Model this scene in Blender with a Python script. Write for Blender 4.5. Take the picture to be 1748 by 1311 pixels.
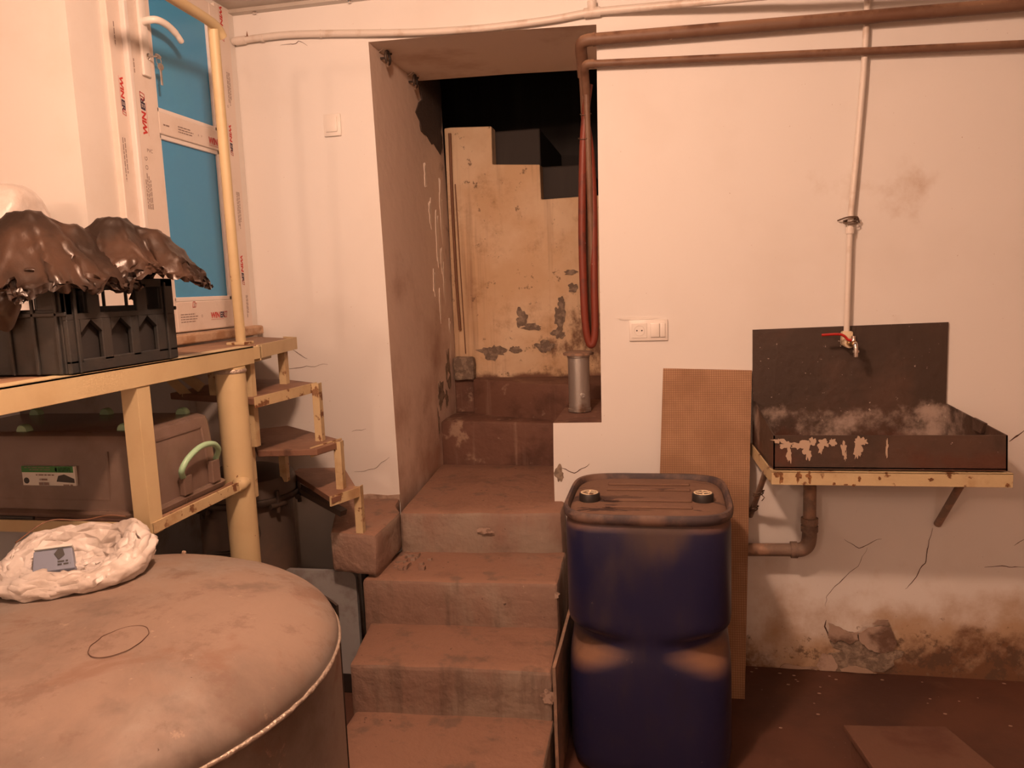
import bpy, bmesh, math, random
from mathutils import Vector, noise, Matrix
random.seed(7)
S = bpy.context.scene
COL = S.collection
for o in list(bpy.data.objects): bpy.data.objects.remove(o)

# ---------------------------------------------------------------- camera, light, exposure
def make_camera():
    yaw, pitch, roll = map(math.radians, (11.26, 7.33, -2.18))
    sy, cy, sp, cp = math.sin(yaw), math.cos(yaw), math.sin(pitch), math.cos(pitch)
    f = Vector((-sy*cp, cy*cp, -sp)); r = Vector((cy, sy, 0)); u = r.cross(f)
    cr, sr = math.cos(roll), math.sin(roll)
    r2 = cr*r + sr*u; u2 = -sr*r + cr*u
    cd = bpy.data.cameras.new('camera'); cam = bpy.data.objects.new('camera', cd)
    COL.objects.link(cam)
    m = Matrix((( r2.x, u2.x, -f.x, 0), (r2.y, u2.y, -f.y, -3.05), (r2.z, u2.z, -f.z, 1.56), (0, 0, 0, 1)))
    cam.matrix_world = m
    cd.sensor_fit = 'HORIZONTAL'; cd.sensor_width = 36.0; cd.lens = 36.0*1313/1748
    cd.clip_start = 0.02
    S.camera = cam
make_camera()
W = bpy.data.worlds.new('world'); S.world = W; W.use_nodes = True
W.node_tree.nodes['Background'].inputs[0].default_value = (0.9, 0.7, 0.55, 1)
W.node_tree.nodes['Background'].inputs[1].default_value = 0.02
LAMPS = [Vector((-.50, -1.95, 2.61)), Vector((-1.38, -4.7, 2.45)), Vector((-2.25, -4.2, 2.45)), Vector((.9, -5.4, 2.45))]  # last one is an unseen fill lamp, added to brighten under the stair
POWER = [112, 58, 36, 36]
for p, e in zip(LAMPS, POWER):
    ld = bpy.data.lights.new('bulb_light', 'POINT'); lo = bpy.data.objects.new('bulb_light', ld); COL.objects.link(lo)
    lo.location = p
    ld.energy = e; ld.color = (1.0, 0.60, 0.41); ld.shadow_soft_size = 0.07
S.view_settings.view_transform = 'Standard'; S.view_settings.look = 'None'
S.view_settings.gamma = 1.0; S.view_settings.use_curve_mapping = False
S.view_settings.exposure = 0.06

# ---------------------------------------------------------------- materials
def mat(name, base, rough=0.7, metal=0.0, layers=(), bump=0.0, bscale=60, coat=0.0, trans=None, spec=0.5, alpha=None, bstretch=(1, 1, 1)):
    """layers: dict(col, s, lo, hi, d, grad=(axis,a,b,w), up=bool, rough, st=(x,y,z))"""
    m = bpy.data.materials.new(name); m.use_nodes = True
    nt = m.node_tree; N = nt.nodes; L = nt.links
    b = N['Principled BSDF']; tc = N.new('ShaderNodeTexCoord'); geo = N.new('ShaderNodeNewGeometry')
    co = tc.outputs['Object']
    sep = N.new('ShaderNodeSeparateXYZ'); L.new(geo.outputs['Position'], sep.inputs[0])
    nsep = N.new('ShaderNodeSeparateXYZ'); L.new(geo.outputs['Normal'], nsep.inputs[0])
    rgb = N.new('ShaderNodeRGB'); rgb.outputs[0].default_value = (*base, 1)
    cur = rgb.outputs[0]; currough = None
    def math_(op, a, bb, clamp=False):
        n = N.new('ShaderNodeMath'); n.operation = op; n.use_clamp = clamp
        for i, x in enumerate((a, bb)):
            if isinstance(x, (int, float)): n.inputs[i].default_value = x
            else: L.new(x, n.inputs[i])
        return n.outputs[0]
    for k, ly in enumerate(layers):
        mp = N.new('ShaderNodeMapping'); L.new(co, mp.inputs[0])
        st = ly.get('st', (1, 1, 1)); mp.inputs['Scale'].default_value = st
        mp.inputs['Location'].default_value = (3.1*k, 1.7*k, 2.3*k)
        nz = N.new('ShaderNodeTexNoise'); L.new(mp.outputs[0], nz.inputs['Vector'])
        nz.inputs['Scale'].default_value = ly.get('s', 5); nz.inputs['Detail'].default_value = ly.get('d', 6)
        nz.inputs['Roughness'].default_value = ly.get('nr', 0.6)
        if 'warp' in ly: nz.inputs['Distortion'].default_value = ly['warp']
        val = nz.outputs['Fac']
        for gr in ly.get('grad', ()):
            ax, a, c, w = gr
            mr = N.new('ShaderNodeMapRange'); mr.inputs['From Min'].default_value = a; mr.inputs['From Max'].default_value = c
            mr.inputs['To Min'].default_value = 0; mr.inputs['To Max'].default_value = w
            L.new(sep.outputs[ax], mr.inputs['Value'])
            val = math_('ADD', val, mr.outputs[0])
        mr = N.new('ShaderNodeMapRange'); mr.interpolation_type = 'SMOOTHSTEP'
        mr.inputs['From Min'].default_value = ly.get('lo', .45); mr.inputs['From Max'].default_value = ly.get('hi', .6)
        L.new(val, mr.inputs['Value']); fac = mr.outputs[0]
        if ly.get('up'):
            u = N.new('ShaderNodeMapRange'); u.inputs['From Min'].default_value = ly.get('u0', .3); u.inputs['From Max'].default_value = ly.get('u1', .8)
            L.new(nsep.outputs[2], u.inputs['Value']); fac = math_('MULTIPLY', fac, u.outputs[0])
        if 'amt' in ly: fac = math_('MULTIPLY', fac, ly['amt'])
        mx = N.new('ShaderNodeMix'); mx.data_type = 'RGBA'
        L.new(fac, mx.inputs['Factor']); L.new(cur, mx.inputs[6]); mx.inputs[7].default_value = (*ly['col'], 1)
        cur = mx.outputs[2]
        if 'rough' in ly:
            rm = N.new('ShaderNodeMix'); rm.data_type = 'FLOAT'; L.new(fac, rm.inputs['Factor'])
            if currough is None: rm.inputs[2].default_value = rough
            else: L.new(currough, rm.inputs[2])
            rm.inputs[3].default_value = ly['rough']; currough = rm.outputs[0]
        if 'metal' in ly:
            mm = N.new('ShaderNodeMix'); mm.data_type = 'FLOAT'; L.new(fac, mm.inputs['Factor'])
            mm.inputs[2].default_value = metal; mm.inputs[3].default_value = ly['metal']; L.new(mm.outputs[0], b.inputs['Metallic'])
    L.new(cur, b.inputs['Base Color'])
    b.inputs['Roughness'].default_value = rough
    if currough is not None: L.new(currough, b.inputs['Roughness'])
    if not b.inputs['Metallic'].is_linked: b.inputs['Metallic'].default_value = metal
    b.inputs['Specular IOR Level'].default_value = spec
    if coat: b.inputs['Coat Weight'].default_value = coat; b.inputs['Coat Roughness'].default_value = .15
    if trans is not None: b.inputs['Transmission Weight'].default_value = trans
    if alpha is not None: b.inputs['Alpha'].default_value = alpha
    if bump:
        mp = N.new('ShaderNodeMapping'); L.new(co, mp.inputs[0]); mp.inputs['Scale'].default_value = bstretch
        nz = N.new('ShaderNodeTexNoise'); L.new(mp.outputs[0], nz.inputs['Vector'])
        nz.inputs['Scale'].default_value = bscale; nz.inputs['Detail'].default_value = 5
        bp = N.new('ShaderNodeBump'); bp.inputs['Strength'].default_value = bump; bp.inputs['Distance'].default_value = .01
        L.new(nz.outputs['Fac'], bp.inputs['Height']); L.new(bp.outputs[0], b.inputs['Normal'])
    return m

Ly = dict
M = {}
M['wall'] = mat('white_plaster', (.80, .775, .745), .75, layers=[
    Ly(col=(.70, .66, .61), s=1.6, lo=.48, hi=.75, d=4, amt=.45),
    Ly(col=(.47, .335, .22), s=3.2, d=8, lo=.72, hi=1.02, grad=[(2, .5, .05, .46), (0, .15, .6, .14)]),
    Ly(col=(.17, .085, .045), s=4.5, d=9, lo=.86, hi=1.08, nr=.68, grad=[(2, .32, .0, .46), (0, .2, 1.2, .16)]),
    Ly(col=(.10, .06, .04), s=13, d=9, lo=.86, hi=.95, nr=.72, grad=[(2, .48, .08, .3), (0, .3, .7, .06)], amt=.8),
    Ly(col=(.20, .13, .08), s=26, d=8, lo=.93, hi=1.03, grad=[(2, .55, .1, .26), (0, .2, .5, .1)]),
    Ly(col=(.35, .22, .14), s=90, d=2, lo=.73, hi=.76, amt=.7)], bump=.12, bscale=9)
M['left_wall'] = mat('white_plaster_left', (.78, .75, .71), .75, layers=[Ly(col=(.70, .64, .57), s=2.2, lo=.45, hi=.7, amt=.5)], bump=.15, bscale=8)
M['bluewall'] = mat('grey_blue_plaster', (.42, .44, .46), .8, layers=[Ly(col=(.3, .28, .26), s=6, lo=.5, hi=.7)], bump=.1)
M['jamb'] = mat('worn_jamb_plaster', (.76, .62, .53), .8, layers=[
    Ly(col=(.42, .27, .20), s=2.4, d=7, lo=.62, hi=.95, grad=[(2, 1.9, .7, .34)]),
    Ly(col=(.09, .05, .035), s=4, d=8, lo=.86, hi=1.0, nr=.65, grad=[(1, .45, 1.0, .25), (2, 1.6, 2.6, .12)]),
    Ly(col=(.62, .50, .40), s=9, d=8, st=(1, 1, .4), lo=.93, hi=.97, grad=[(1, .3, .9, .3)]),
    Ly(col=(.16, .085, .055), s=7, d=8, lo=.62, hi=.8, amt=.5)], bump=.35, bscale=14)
M['soffit'] = mat('soffit_plaster', (.82, .74, .67), .8, layers=[Ly(col=(.62, .5, .42), s=3, lo=.45, hi=.7)], bump=.2, bscale=12)
M['brick_wall'] = mat('brown_plaster', (.42, .30, .22), .85)
M['floor'] = mat('dark_red_floor', (.115, .048, .03), .62, layers=[
    Ly(col=(.065, .028, .02), s=1.8, d=7, lo=.42, hi=.66),
    Ly(col=(.19, .10, .065), s=3.5, d=8, lo=.58, hi=.8, amt=.6),
    Ly(col=(.35, .25, .2), s=70, d=2, lo=.74, hi=.77, amt=.6)], bump=.2, bscale=25)
M['ceil'] = mat('ceiling_panel', (.52, .48, .43), .3, spec=.6, layers=[Ly(col=(.4, .33, .27), s=2, lo=.4, hi=.7)])
M['step'] = mat('worn_brown_concrete', (.27, .175, .135), .85, layers=[
    Ly(col=(.30, .235, .19), s=3.4, st=(1, 1, .6), d=8, lo=.45, hi=.62),
    Ly(col=(.29, .165, .115), s=2.2, d=8, lo=.20, hi=.45, up=True, u0=.5, u1=.9),
    Ly(col=(.15, .088, .064), s=4.5, d=9, lo=.53, hi=.68, nr=.68, amt=.5),
    Ly(col=(.16, .11, .085), s=7, st=(1.4, 1.4, .16), d=6, lo=.54, hi=.68, amt=.7),
    Ly(col=(.55, .42, .34), s=11, d=9, lo=.685, hi=.73, nr=.68, amt=.7),
    Ly(col=(.05, .03, .024), s=34, d=5, lo=.68, hi=.72, amt=.85)], bump=.7, bscale=30)
M['step_dark'] = mat('dark_brown_step', (.17, .085, .06), .75, layers=[
    Ly(col=(.09, .042, .03), s=4, d=8, lo=.45, hi=.65),
    Ly(col=(.27, .16, .11), s=4, d=8, lo=.5, hi=.7, up=True),
    Ly(col=(.42, .30, .22), s=10, d=9, lo=.62, hi=.72, grad=[(0, -.9, -1.15, .12)], amt=.7),
    Ly(col=(.30, .20, .15), s=8, st=(2.5, 2.5, .12), d=5, lo=.57, hi=.72, amt=.6)], bump=.5, bscale=30)
M['masonry'] = mat('stained_masonry', (.66, .47, .29), .8, layers=[
    Ly(col=(.76, .60, .42), s=2.5, d=7, lo=.4, hi=.65),
    Ly(col=(.42, .25, .13), s=4.5, d=9, lo=.5, hi=.72, nr=.7, amt=.8),
    Ly(col=(.24, .12, .07), s=6, st=(1.6, 1, .08), d=4, lo=.55, hi=.7, amt=.55),
    Ly(col=(.16, .09, .055), s=7, d=9, lo=.95, hi=1.1, nr=.7, grad=[(2, 1.5, 1.05, .45), (0, -.75, -.4, .08)]),
    Ly(col=(.15, .085, .05), s=16, d=10, lo=.60, hi=.66, nr=.72, amt=.8), Ly(col=(.20, .11, .065), s=5, st=(1, 1, .6), d=9, lo=.86, hi=1.0, nr=.7, grad=[(2, 1.75, 1.25, .26), (0, -.80, -.42, .18)]),
    Ly(col=(.20, .10, .065), s=5, lo=.75, hi=.95, d=7, grad=[(2, 1.14, 1.04, .55)])], bump=.45, bscale=16)
M['bare'] = mat('bare_mortar', (.20, .15, .115), .9, layers=[Ly(col=(.32, .25, .19), s=30, d=8, lo=.45, hi=.6)], bump=.9, bscale=60)
M['darkbare'] = mat('dark_bare_mortar', (.07, .05, .042), .9, bump=.5)
M['flakepaint'] = mat('flaking_paint', (.82, .72, .63), .8)
M['plaster_edge'] = mat('loose_plaster', (.46, .345, .275), .85, layers=[Ly(col=(.17, .10, .07), s=10, d=8, lo=.45, hi=.65)], bump=.4, bscale=40)
M['stairwell_gloom'] = mat('dark_stairwell', (.026, .02, .018), .7, layers=[Ly(col=(.05, .04, .035), s=2, st=(3, 1, .2), lo=.45, hi=.7)])  # darkness of the unlit stairwell put into the colour
M['crack'] = mat('crack_dark', (.09, .045, .03), .95)
M['yellow'] = mat('cream_yellow_paint', (.60, .485, .285), .48, layers=[
    Ly(col=(.50, .37, .20), s=5, d=6, lo=.45, hi=.7, amt=.6),
    Ly(col=(.16, .07, .035), s=38, d=6, lo=.69, hi=.73)], bump=.1, bscale=30)
M['rust_yellow'] = mat('chipped_yellow_paint', (.58, .46, .27), .55, layers=[
    Ly(col=(.20, .09, .04), s=22, d=7, lo=.57, hi=.62), Ly(col=(.42, .28, .15), s=6, lo=.5, hi=.7)], bump=.25, bscale=40)
M['tread'] = mat('brown_tread', (.22, .115, .075), .6, layers=[Ly(col=(.32, .185, .12), s=5, d=6, lo=.4, hi=.65, up=True), Ly(col=(.1, .05, .035), s=9, d=8, lo=.57, hi=.7)], bump=.15)
M['deck'] = mat('deck_board', (.24, .14, .09), .65, layers=[Ly(col=(.38, .22, .12), s=4, st=(1, .3, 1), lo=.45, hi=.65)], bump=.2)
M['sill'] = mat('orange_mortar_sill', (.52, .36, .24), .8, layers=[Ly(col=(.38, .22, .12), s=9, d=8, lo=.5, hi=.65)], bump=.4)
M['wood'] = mat('splintered_wood', (.34, .20, .12), .75, layers=[Ly(col=(.16, .085, .05), s=14, st=(1, .08, 2), d=6, lo=.4, hi=.62), Ly(col=(.06, .035, .03), s=12, d=7, lo=.6, hi=.7)], bump=.4, bstretch=(1, .1, 1))
M['ply'] = mat('burnt_wood_edge', (.07, .035, .025), .7, layers=[Ly(col=(.45, .36, .3), s=55, d=2, lo=.7, hi=.73), Ly(col=(.2, .1, .06), s=6, lo=.5, hi=.65)])
M['blackbag'] = mat('black_plastic_film', (.024, .0145, .0105), .36, spec=.5, layers=[Ly(col=(.065, .035, .023), s=5, lo=.4, hi=.65)], bump=.5, bscale=16, bstretch=(1, 1, .35))
M['crate'] = mat('dark_grey_plastic', (.026, .028, .029), .5, layers=[Ly(col=(.05, .043, .038), s=6, d=7, lo=.45, hi=.65, amt=.7)], bump=.06)
M['crate_in'] = mat('crate_inner_plastic', (.026, .024, .024), .6)  # near-black plastic of the crate's inner panels and floor
M['whitebag'] = mat('white_film_bag', (.80, .74, .70), .38, spec=.5, layers=[Ly(col=(.62, .55, .50), s=6, lo=.45, hi=.65)], bump=.55, bscale=22, trans=.12)
M['clearbox'] = mat('clear_plastic_tub', (.40, .285, .235), .26, trans=.5, layers=[Ly(col=(.28, .19, .15), s=3, lo=.4, hi=.65)], spec=.5, bump=.03)
M['green'] = mat('pale_green_plastic', (.36, .60, .40), .4)
M['label_green'] = mat('label_green', (.04, .22, .05), .5)
M['label_white'] = mat('label_white', (.72, .72, .68), .5)
M['ink'] = mat('label_ink', (.05, .05, .05), .6)
M['tank'] = mat('dusty_steel_tank', (.30, .265, .235), .42, .3, layers=[
    Ly(col=(.265, .19, .148), s=3, d=8, lo=.24, hi=.55, up=True, u0=.2, u1=.85, rough=.75, metal=0.0),
    Ly(col=(.145, .105, .082), s=2.6, d=9, lo=.58, hi=.95, nr=.68, warp=.5, grad=[(1, -1.45, -2.15, .36)], amt=.85),  # darker grime, heavier on the near half in place of light falling off
    Ly(col=(.20, .115, .08), s=6, d=9, lo=.55, hi=.70, amt=.7, nr=.65, warp=.6),
    Ly(col=(.44, .33, .25), s=19, d=9, lo=.62, hi=.70, amt=.5, warp=.3, nr=.7),
    Ly(col=(.16, .10, .075), s=10, d=10, lo=.53, hi=.64, amt=.55, nr=.72),
    Ly(col=(.10, .07, .055), s=4, st=(1.5, 1.5, .25), d=8, lo=.54, hi=.72, amt=.6),
    Ly(col=(.08, .05, .035), s=48, d=6, lo=.70, hi=.74)], bump=.22, bscale=18)
M['weld'] = mat('weld_bead', (.50, .42, .35), .4, .5, bump=.6, bscale=90)
M['rubber'] = mat('matte_black', (.025, .016, .012), .6)
M['blue'] = mat('blue_drum_plastic', (.013, .014, .052), .36, spec=.45, layers=[
    Ly(col=(.20, .105, .065), s=5, d=8, lo=.18, hi=.5, up=True, u0=.12, u1=.6, rough=.8),
    Ly(col=(.075, .048, .042), s=3.0, st=(1, 1, .35), d=8, lo=.74, hi=1.0, grad=[(2, .55, .82, .30)], rough=.7),
    Ly(col=(.045, .032, .04), s=3.5, st=(1, 1, .4), d=8, lo=.48, hi=.7, amt=.8, rough=.6),
    Ly(col=(.02, .014, .012), s=4, st=(1, 1, .6), d=7, lo=.52, hi=.75, amt=.6),
    Ly(col=(.22, .16, .15), s=34, d=5, lo=.71, hi=.75, amt=.5)], bump=.05)
M['drumrim'] = mat('dusty_drum_rim', (.055, .04, .045), .6, layers=[Ly(col=(.17, .105, .08), s=9, d=7, lo=.38, hi=.6)])
M['bluedust'] = mat('dusty_drum_top', (.165, .092, .062), .85, layers=[
    Ly(col=(.045, .022, .018), s=7, st=(.6, 1.5, 1), d=9, lo=.55, hi=.60, warp=.5),
    Ly(col=(.21, .125, .085), s=4, lo=.4, hi=.7)], bump=.2)
M['black'] = mat('black_plastic', (.02, .016, .015), .5)
M['cream'] = mat('cream_cap', (.72, .60, .42), .5, layers=[Ly(col=(.25, .13, .07), s=40, d=4, lo=.55, hi=.65)])
M['hardboard'] = mat('mesh_hardboard', (.43, .255, .15), .8, layers=[Ly(col=(.32, .18, .10), s=5, d=7, lo=.4, hi=.65), Ly(col=(.46, .30, .19), s=7, d=8, lo=.6, hi=.75, amt=.7)])
M['sink'] = mat('dark_sheet_steel', (.055, .034, .025), .55, layers=[
    Ly(col=(.09, .05, .035), s=3, d=7, lo=.42, hi=.65),
    Ly(col=(.42, .33, .28), s=7, d=9, lo=.74, hi=1.0, nr=.68, grad=[(2, 1.17, 1.04, .34), (1, -.10, -.32, -.5)]),
    Ly(col=(.10, .035, .02), s=4, d=7, lo=.8, hi=.95, grad=[(2, 1.06, .95, .35)], amt=.7),
    Ly(col=(.5, .42, .36), s=60, d=3, lo=.70, hi=.73, amt=.8), Ly(col=(.03, .018, .014), s=8, st=(1, 1, .3), d=7, lo=.55, hi=.7, amt=.5)], bump=.3, bscale=30)
M['peel'] = mat('peeled_pale_paint', (.48, .37, .28), .7)
M['pipe_brown'] = mat('brown_gas_pipe', (.17, .095, .06), .55, layers=[Ly(col=(.34, .20, .125), s=5, d=5, lo=.1, hi=.5, up=True, u0=-.1, u1=.7), Ly(col=(.15, .075, .045), s=8, d=7, lo=.45, hi=.62), Ly(col=(.5, .36, .24), s=26, d=6, lo=.68, hi=.71)], bump=.1)  # upward side lightened, the lit upper half put into the colour
M['pipe_white'] = mat('white_plastic_pipe', (.74, .68, .62), .42, layers=[Ly(col=(.58, .48, .40), s=8, lo=.5, hi=.7)])
M['pipe_dirty'] = mat('dirty_drain_pipe', (.24, .165, .125), .6, layers=[Ly(col=(.36, .22, .15), s=14, d=8, lo=.48, hi=.6), Ly(col=(.12, .075, .06), s=9, d=8, lo=.55, hi=.7)], bump=.3)
M['iron'] = mat('dark_iron', (.06, .048, .042), .5, .5, layers=[Ly(col=(.14, .09, .06), s=8, lo=.5, hi=.7)])
M['ironlid'] = mat('dark_painted_can', (.085, .066, .056), .5, layers=[Ly(col=(.12, .085, .065), s=5, lo=.45, hi=.65)])
M['redhose'] = mat('red_rubber_hose', (.19, .034, .018), .5, layers=[Ly(col=(.10, .03, .022), s=9, d=6, lo=.5, hi=.65), Ly(col=(.6, .45, .36), s=24, d=6, lo=.68, hi=.72)])
M['tin'] = mat('galvanised_tin', (.52, .50, .48), .38, .8, layers=[Ly(col=(.26, .17, .12), s=7, d=8, lo=.5, hi=.68)], bump=.1)
M['chrome'] = mat('chrome', (.75, .72, .7), .15, 1.0)
M['brass'] = mat('brass', (.45, .30, .14), .3, .9)
M['red'] = mat('red_lever', (.45, .02, .015), .4)
M['switch'] = mat('white_switch_plastic', (.83, .79, .74), .3)
M['pvc'] = mat('white_door_profile', (.80, .755, .72), .32, layers=[Ly(col=(.70, .63, .57), s=4, lo=.5, hi=.7, amt=.5)])
M['film'] = mat('protective_film', (.76, .675, .61), .35, layers=[Ly(col=(.66, .55, .47), s=7, lo=.5, hi=.7, amt=.5)], bump=.08)
M['glass'] = mat('blue_film_glass', (.05, .31, .62), .24, spec=.4, layers=[Ly(col=(.06, .34, .62), s=2.5, lo=.4, hi=.7)], bump=.02, bscale=6)
M['red_ink'] = mat('red_print', (.55, .035, .03), .5)
M['navy_ink'] = mat('navy_print', (.035, .022, .06), .5)
M['grey_ink'] = mat('grey_print', (.25, .18, .16), .6)
M['bluegrey'] = mat('grey_blue_sheet', (.33, .34, .35), .55, layers=[Ly(col=(.22, .20, .19), s=7, d=7, lo=.5, hi=.68)], bump=.1)
M['cartonblue'] = mat('blue_grey_carton', (.21, .245, .34), .5, layers=[Ly(col=(.55, .52, .5), s=45, d=3, lo=.69, hi=.73)])
M['plinth'] = mat('red_brown_slab', (.15, .075, .05), .6, layers=[Ly(col=(.11, .045, .03), s=5, d=8, lo=.5, hi=.7)], bump=.2)
M['glassbottle'] = mat('bottle_glass', (.55, .4, .3), .06, trans=.85)
M['chip'] = mat('plaster_crumb', (.40, .29, .22), .9)
M['lime'] = mat('limewash', (.42, .31, .25), .9, layers=[Ly(col=(.26, .18, .14), s=60, d=6, lo=.48, hi=.58)])
M['rust'] = mat('rust', (.17, .075, .03), .8, layers=[Ly(col=(.30, .15, .06), s=60, d=4, lo=.5, hi=.6)])
M['wire'] = mat('twisted_wire', (.16, .11, .08), .5, .4)
M['cable'] = mat('brown_cable', (.20, .095, .05), .55)
M['enamel'] = mat('white_enamel', (.78, .74, .7), .2)

def add_grid(m, pitch=.0085):
    nt = m.node_tree; N = nt.nodes; L = nt.links; b = N['Principled BSDF']
    tc = N.new('ShaderNodeTexCoord')
    mp = N.new('ShaderNodeMapping'); L.new(tc.outputs['Object'], mp.inputs[0]); mp.inputs['Rotation'].default_value = (math.radians(90), 0, 0)
    br = N.new('ShaderNodeTexBrick'); L.new(mp.outputs[0], br.inputs['Vector']); br.offset = 0
    br.inputs['Scale'].default_value = 1; br.inputs['Brick Width'].default_value = pitch; br.inputs['Row Height'].default_value = pitch
    br.inputs['Mortar Size'].default_value = pitch*.13; br.inputs['Mortar Smooth'].default_value = .6
    old = b.inputs['Base Color'].links[0].from_socket
    mx = N.new('ShaderNodeMix'); mx.data_type = 'RGBA'; L.new(old, mx.inputs[6]); mx.inputs[7].default_value = (.20, .105, .058, 1)
    mm = N.new('ShaderNodeMath'); mm.operation = 'MULTIPLY'; mm.inputs[1].default_value = .75; L.new(br.outputs['Fac'], mm.inputs[0])
    L.new(mm.outputs[0], mx.inputs['Factor']); L.new(mx.outputs[2], b.inputs['Base Color'])
    bp = N.new('ShaderNodeBump'); bp.inputs['Strength'].default_value = .5; bp.inputs['Distance'].default_value = .002; bp.invert = True
    L.new(br.outputs['Fac'], bp.inputs['Height']); L.new(bp.outputs[0], b.inputs['Normal'])
add_grid(M['hardboard'])

# ---------------------------------------------------------------- mesh helpers
def BM(): return bmesh.new()
def box(bm, x0, x1, y0, y1, z0, z1, bev=0, seg=2):
    r = bmesh.ops.create_cube(bm, size=1)
    for v in r['verts']:
        v.co = Vector((x0 + (v.co.x+.5)*(x1-x0), y0 + (v.co.y+.5)*(y1-y0), z0 + (v.co.z+.5)*(z1-z0)))
    if bev:
        es = list({e for v in r['verts'] for e in v.link_edges})
        bmesh.ops.bevel(bm, geom=es, offset=bev, segments=seg, affect='EDGES', profile=.5)
    return bm
def prism(bm, pts, vec, bev=0):
    vec = Vector(vec); a = [bm.verts.new(p) for p in pts]; b = [bm.verts.new(Vector(p)+vec) for p in pts]
    n = len(pts); fs = [bm.faces.new(a), bm.faces.new(b[::-1])]
    for i in range(n): fs.append(bm.faces.new((a[i], b[i], b[(i+1) % n], a[(i+1) % n])))
    bmesh.ops.recalc_face_normals(bm, faces=fs)
    if bev: bmesh.ops.bevel(bm, geom=list({e for f in fs for e in f.edges}), offset=bev, segments=2, affect='EDGES', profile=.5)
    return bm
def bar(bm, p, q, w, h, up=(0, 0, 1), bev=0):
    p, q = Vector(p), Vector(q); d = (q-p).normalized(); up = Vector(up)
    s = d.cross(up)
    if s.length < 1e-4: s = d.cross(Vector((0, 1, 0)))
    s.normalize(); u = s.cross(d)
    prism(bm, [p + s*a*w/2 + u*b*h/2 for a, b in ((-1, -1), (1, -1), (1, 1), (-1, 1))], q-p, bev)
    return bm
def angle_iron(bm, p, q, w, t, a, b):
    """L-section with flanges along unit directions a and b"""
    p, q, a, b = map(Vector, (p, q, a, b))
    prism(bm, [p, p + a*w, p + a*w + b*t, p + a*t + b*t, p + a*t + b*w, p + b*w], q-p)
    return bm
def smooth_path(pts, k=6):
    P = [Vector(p) for p in pts]; out = []
    if len(P) < 3: return P
    for i in range(len(P)-1):
        p0 = P[max(i-1, 0)]; p1 = P[i]; p2 = P[i+1]; p3 = P[min(i+2, len(P)-1)]
        for j in range(k):
            t = j/k
            out.append(.5*((2*p1) + (p2-p0)*t + (2*p0-5*p1+4*p2-p3)*t*t + (3*p1-p0-3*p2+p3)*t**3))
    out.append(P[-1]); return out
def tube(bm, pts, r, n=12, cap=True):
    P = [Vector(p) for p in pts]; m = len(P)
    R = r if isinstance(r, (list, tuple)) else [r]*m
    t0 = (P[1]-P[0]).normalized(); s = t0.cross(Vector((0, 0, 1)))
    if s.length < 1e-3: s = t0.cross(Vector((0, 1, 0)))
    s.normalize(); rings = []
    for i in range(m):
        t = (P[min(i+1, m-1)] - P[max(i-1, 0)]).normalized()
        s = (s - t*s.dot(t)).normalized(); u = t.cross(s)
        rings.append([bm.verts.new(P[i] + (s*math.cos(2*math.pi*k/n) + u*math.sin(2*math.pi*k/n))*R[i]) for k in range(n)])
    for i in range(m-1):
        for k in range(n): bm.faces.new((rings[i][k], rings[i][(k+1) % n], rings[i+1][(k+1) % n], rings[i+1][k]))
    if cap: bm.faces.new(rings[0][::-1]); bm.faces.new(rings[-1])
    return bm
def loft(bm, rings, cap=True):
    V = [[bm.verts.new(p) for p in r] for r in rings]; n = len(V[0]); fs = []
    for i in range(len(V)-1):
        for k in range(n): fs.append(bm.faces.new((V[i][k], V[i][(k+1) % n], V[i+1][(k+1) % n], V[i+1][k])))
    if cap: fs.append(bm.faces.new(V[0][::-1])); fs.append(bm.faces.new(V[-1]))
    bmesh.ops.recalc_face_normals(bm, faces=fs)
    return bm
def lathe(bm, prof, c, n=32, cap=True):
    return loft(bm, [[(c[0]+r*math.cos(2*math.pi*k/n), c[1]+r*math.sin(2*math.pi*k/n), c[2]+z) for k in range(n)] for r, z in prof], cap)
def lathe_ax(bm, prof, c, ax, n=20, cap=True):
    """revolve around an arbitrary axis; prof (r, t along axis)"""
    ax = Vector(ax).normalized(); c = Vector(c); s = ax.cross(Vector((0, 0, 1)))
    if s.length < 1e-3: s = ax.cross(Vector((0, 1, 0)))
    s.normalize(); u = ax.cross(s)
    return loft(bm, [[c + ax*t + (s*math.cos(2*math.pi*k/n) + u*math.sin(2*math.pi*k/n))*r for k in range(n)] for r, t in prof], cap)
def rough(bm, amp, sc=8, cuts=0, seed=0, ztop=None):
    if cuts: bmesh.ops.subdivide_edges(bm, edges=list(bm.edges), cuts=cuts, use_grid_fill=True)
    for v in bm.verts:
        q = v.co*sc + Vector((seed*7.3, seed*3.1, seed))
        v.co += noise.noise_vector(q)*amp + noise.noise_vector(q*3.1)*amp*.4
    return bm
def root_loc(p):
    v = Vector((0, 0, 0))
    while p is not None: v += p.location; p = p.parent
    return v
def obj(name, bm, m, parent=None, smooth=None, origin=None, recalc=True):
    if recalc: bmesh.ops.recalc_face_normals(bm, faces=list(bm.faces))
    me = bpy.data.meshes.new(name)
    off = root_loc(parent) if parent is not None else Vector(origin or (0, 0, 0))
    for v in bm.verts: v.co -= off
    bm.to_mesh(me); bm.free()
    for x in (m if isinstance(m, (list, tuple)) else [m]): me.materials.append(x)
    if smooth is not None:
        for p in me.polygons: p.use_smooth = True
        me.set_sharp_from_angle(angle=math.radians(smooth))
    o = bpy.data.objects.new(name, me); COL.objects.link(o)
    if parent is not None: o.parent = parent
    else: o.location = off
    return o
def tag(o, label, cat, group=None):
    o['label'] = label; o['category'] = cat
    if group: o['group'] = group
    return o
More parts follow.
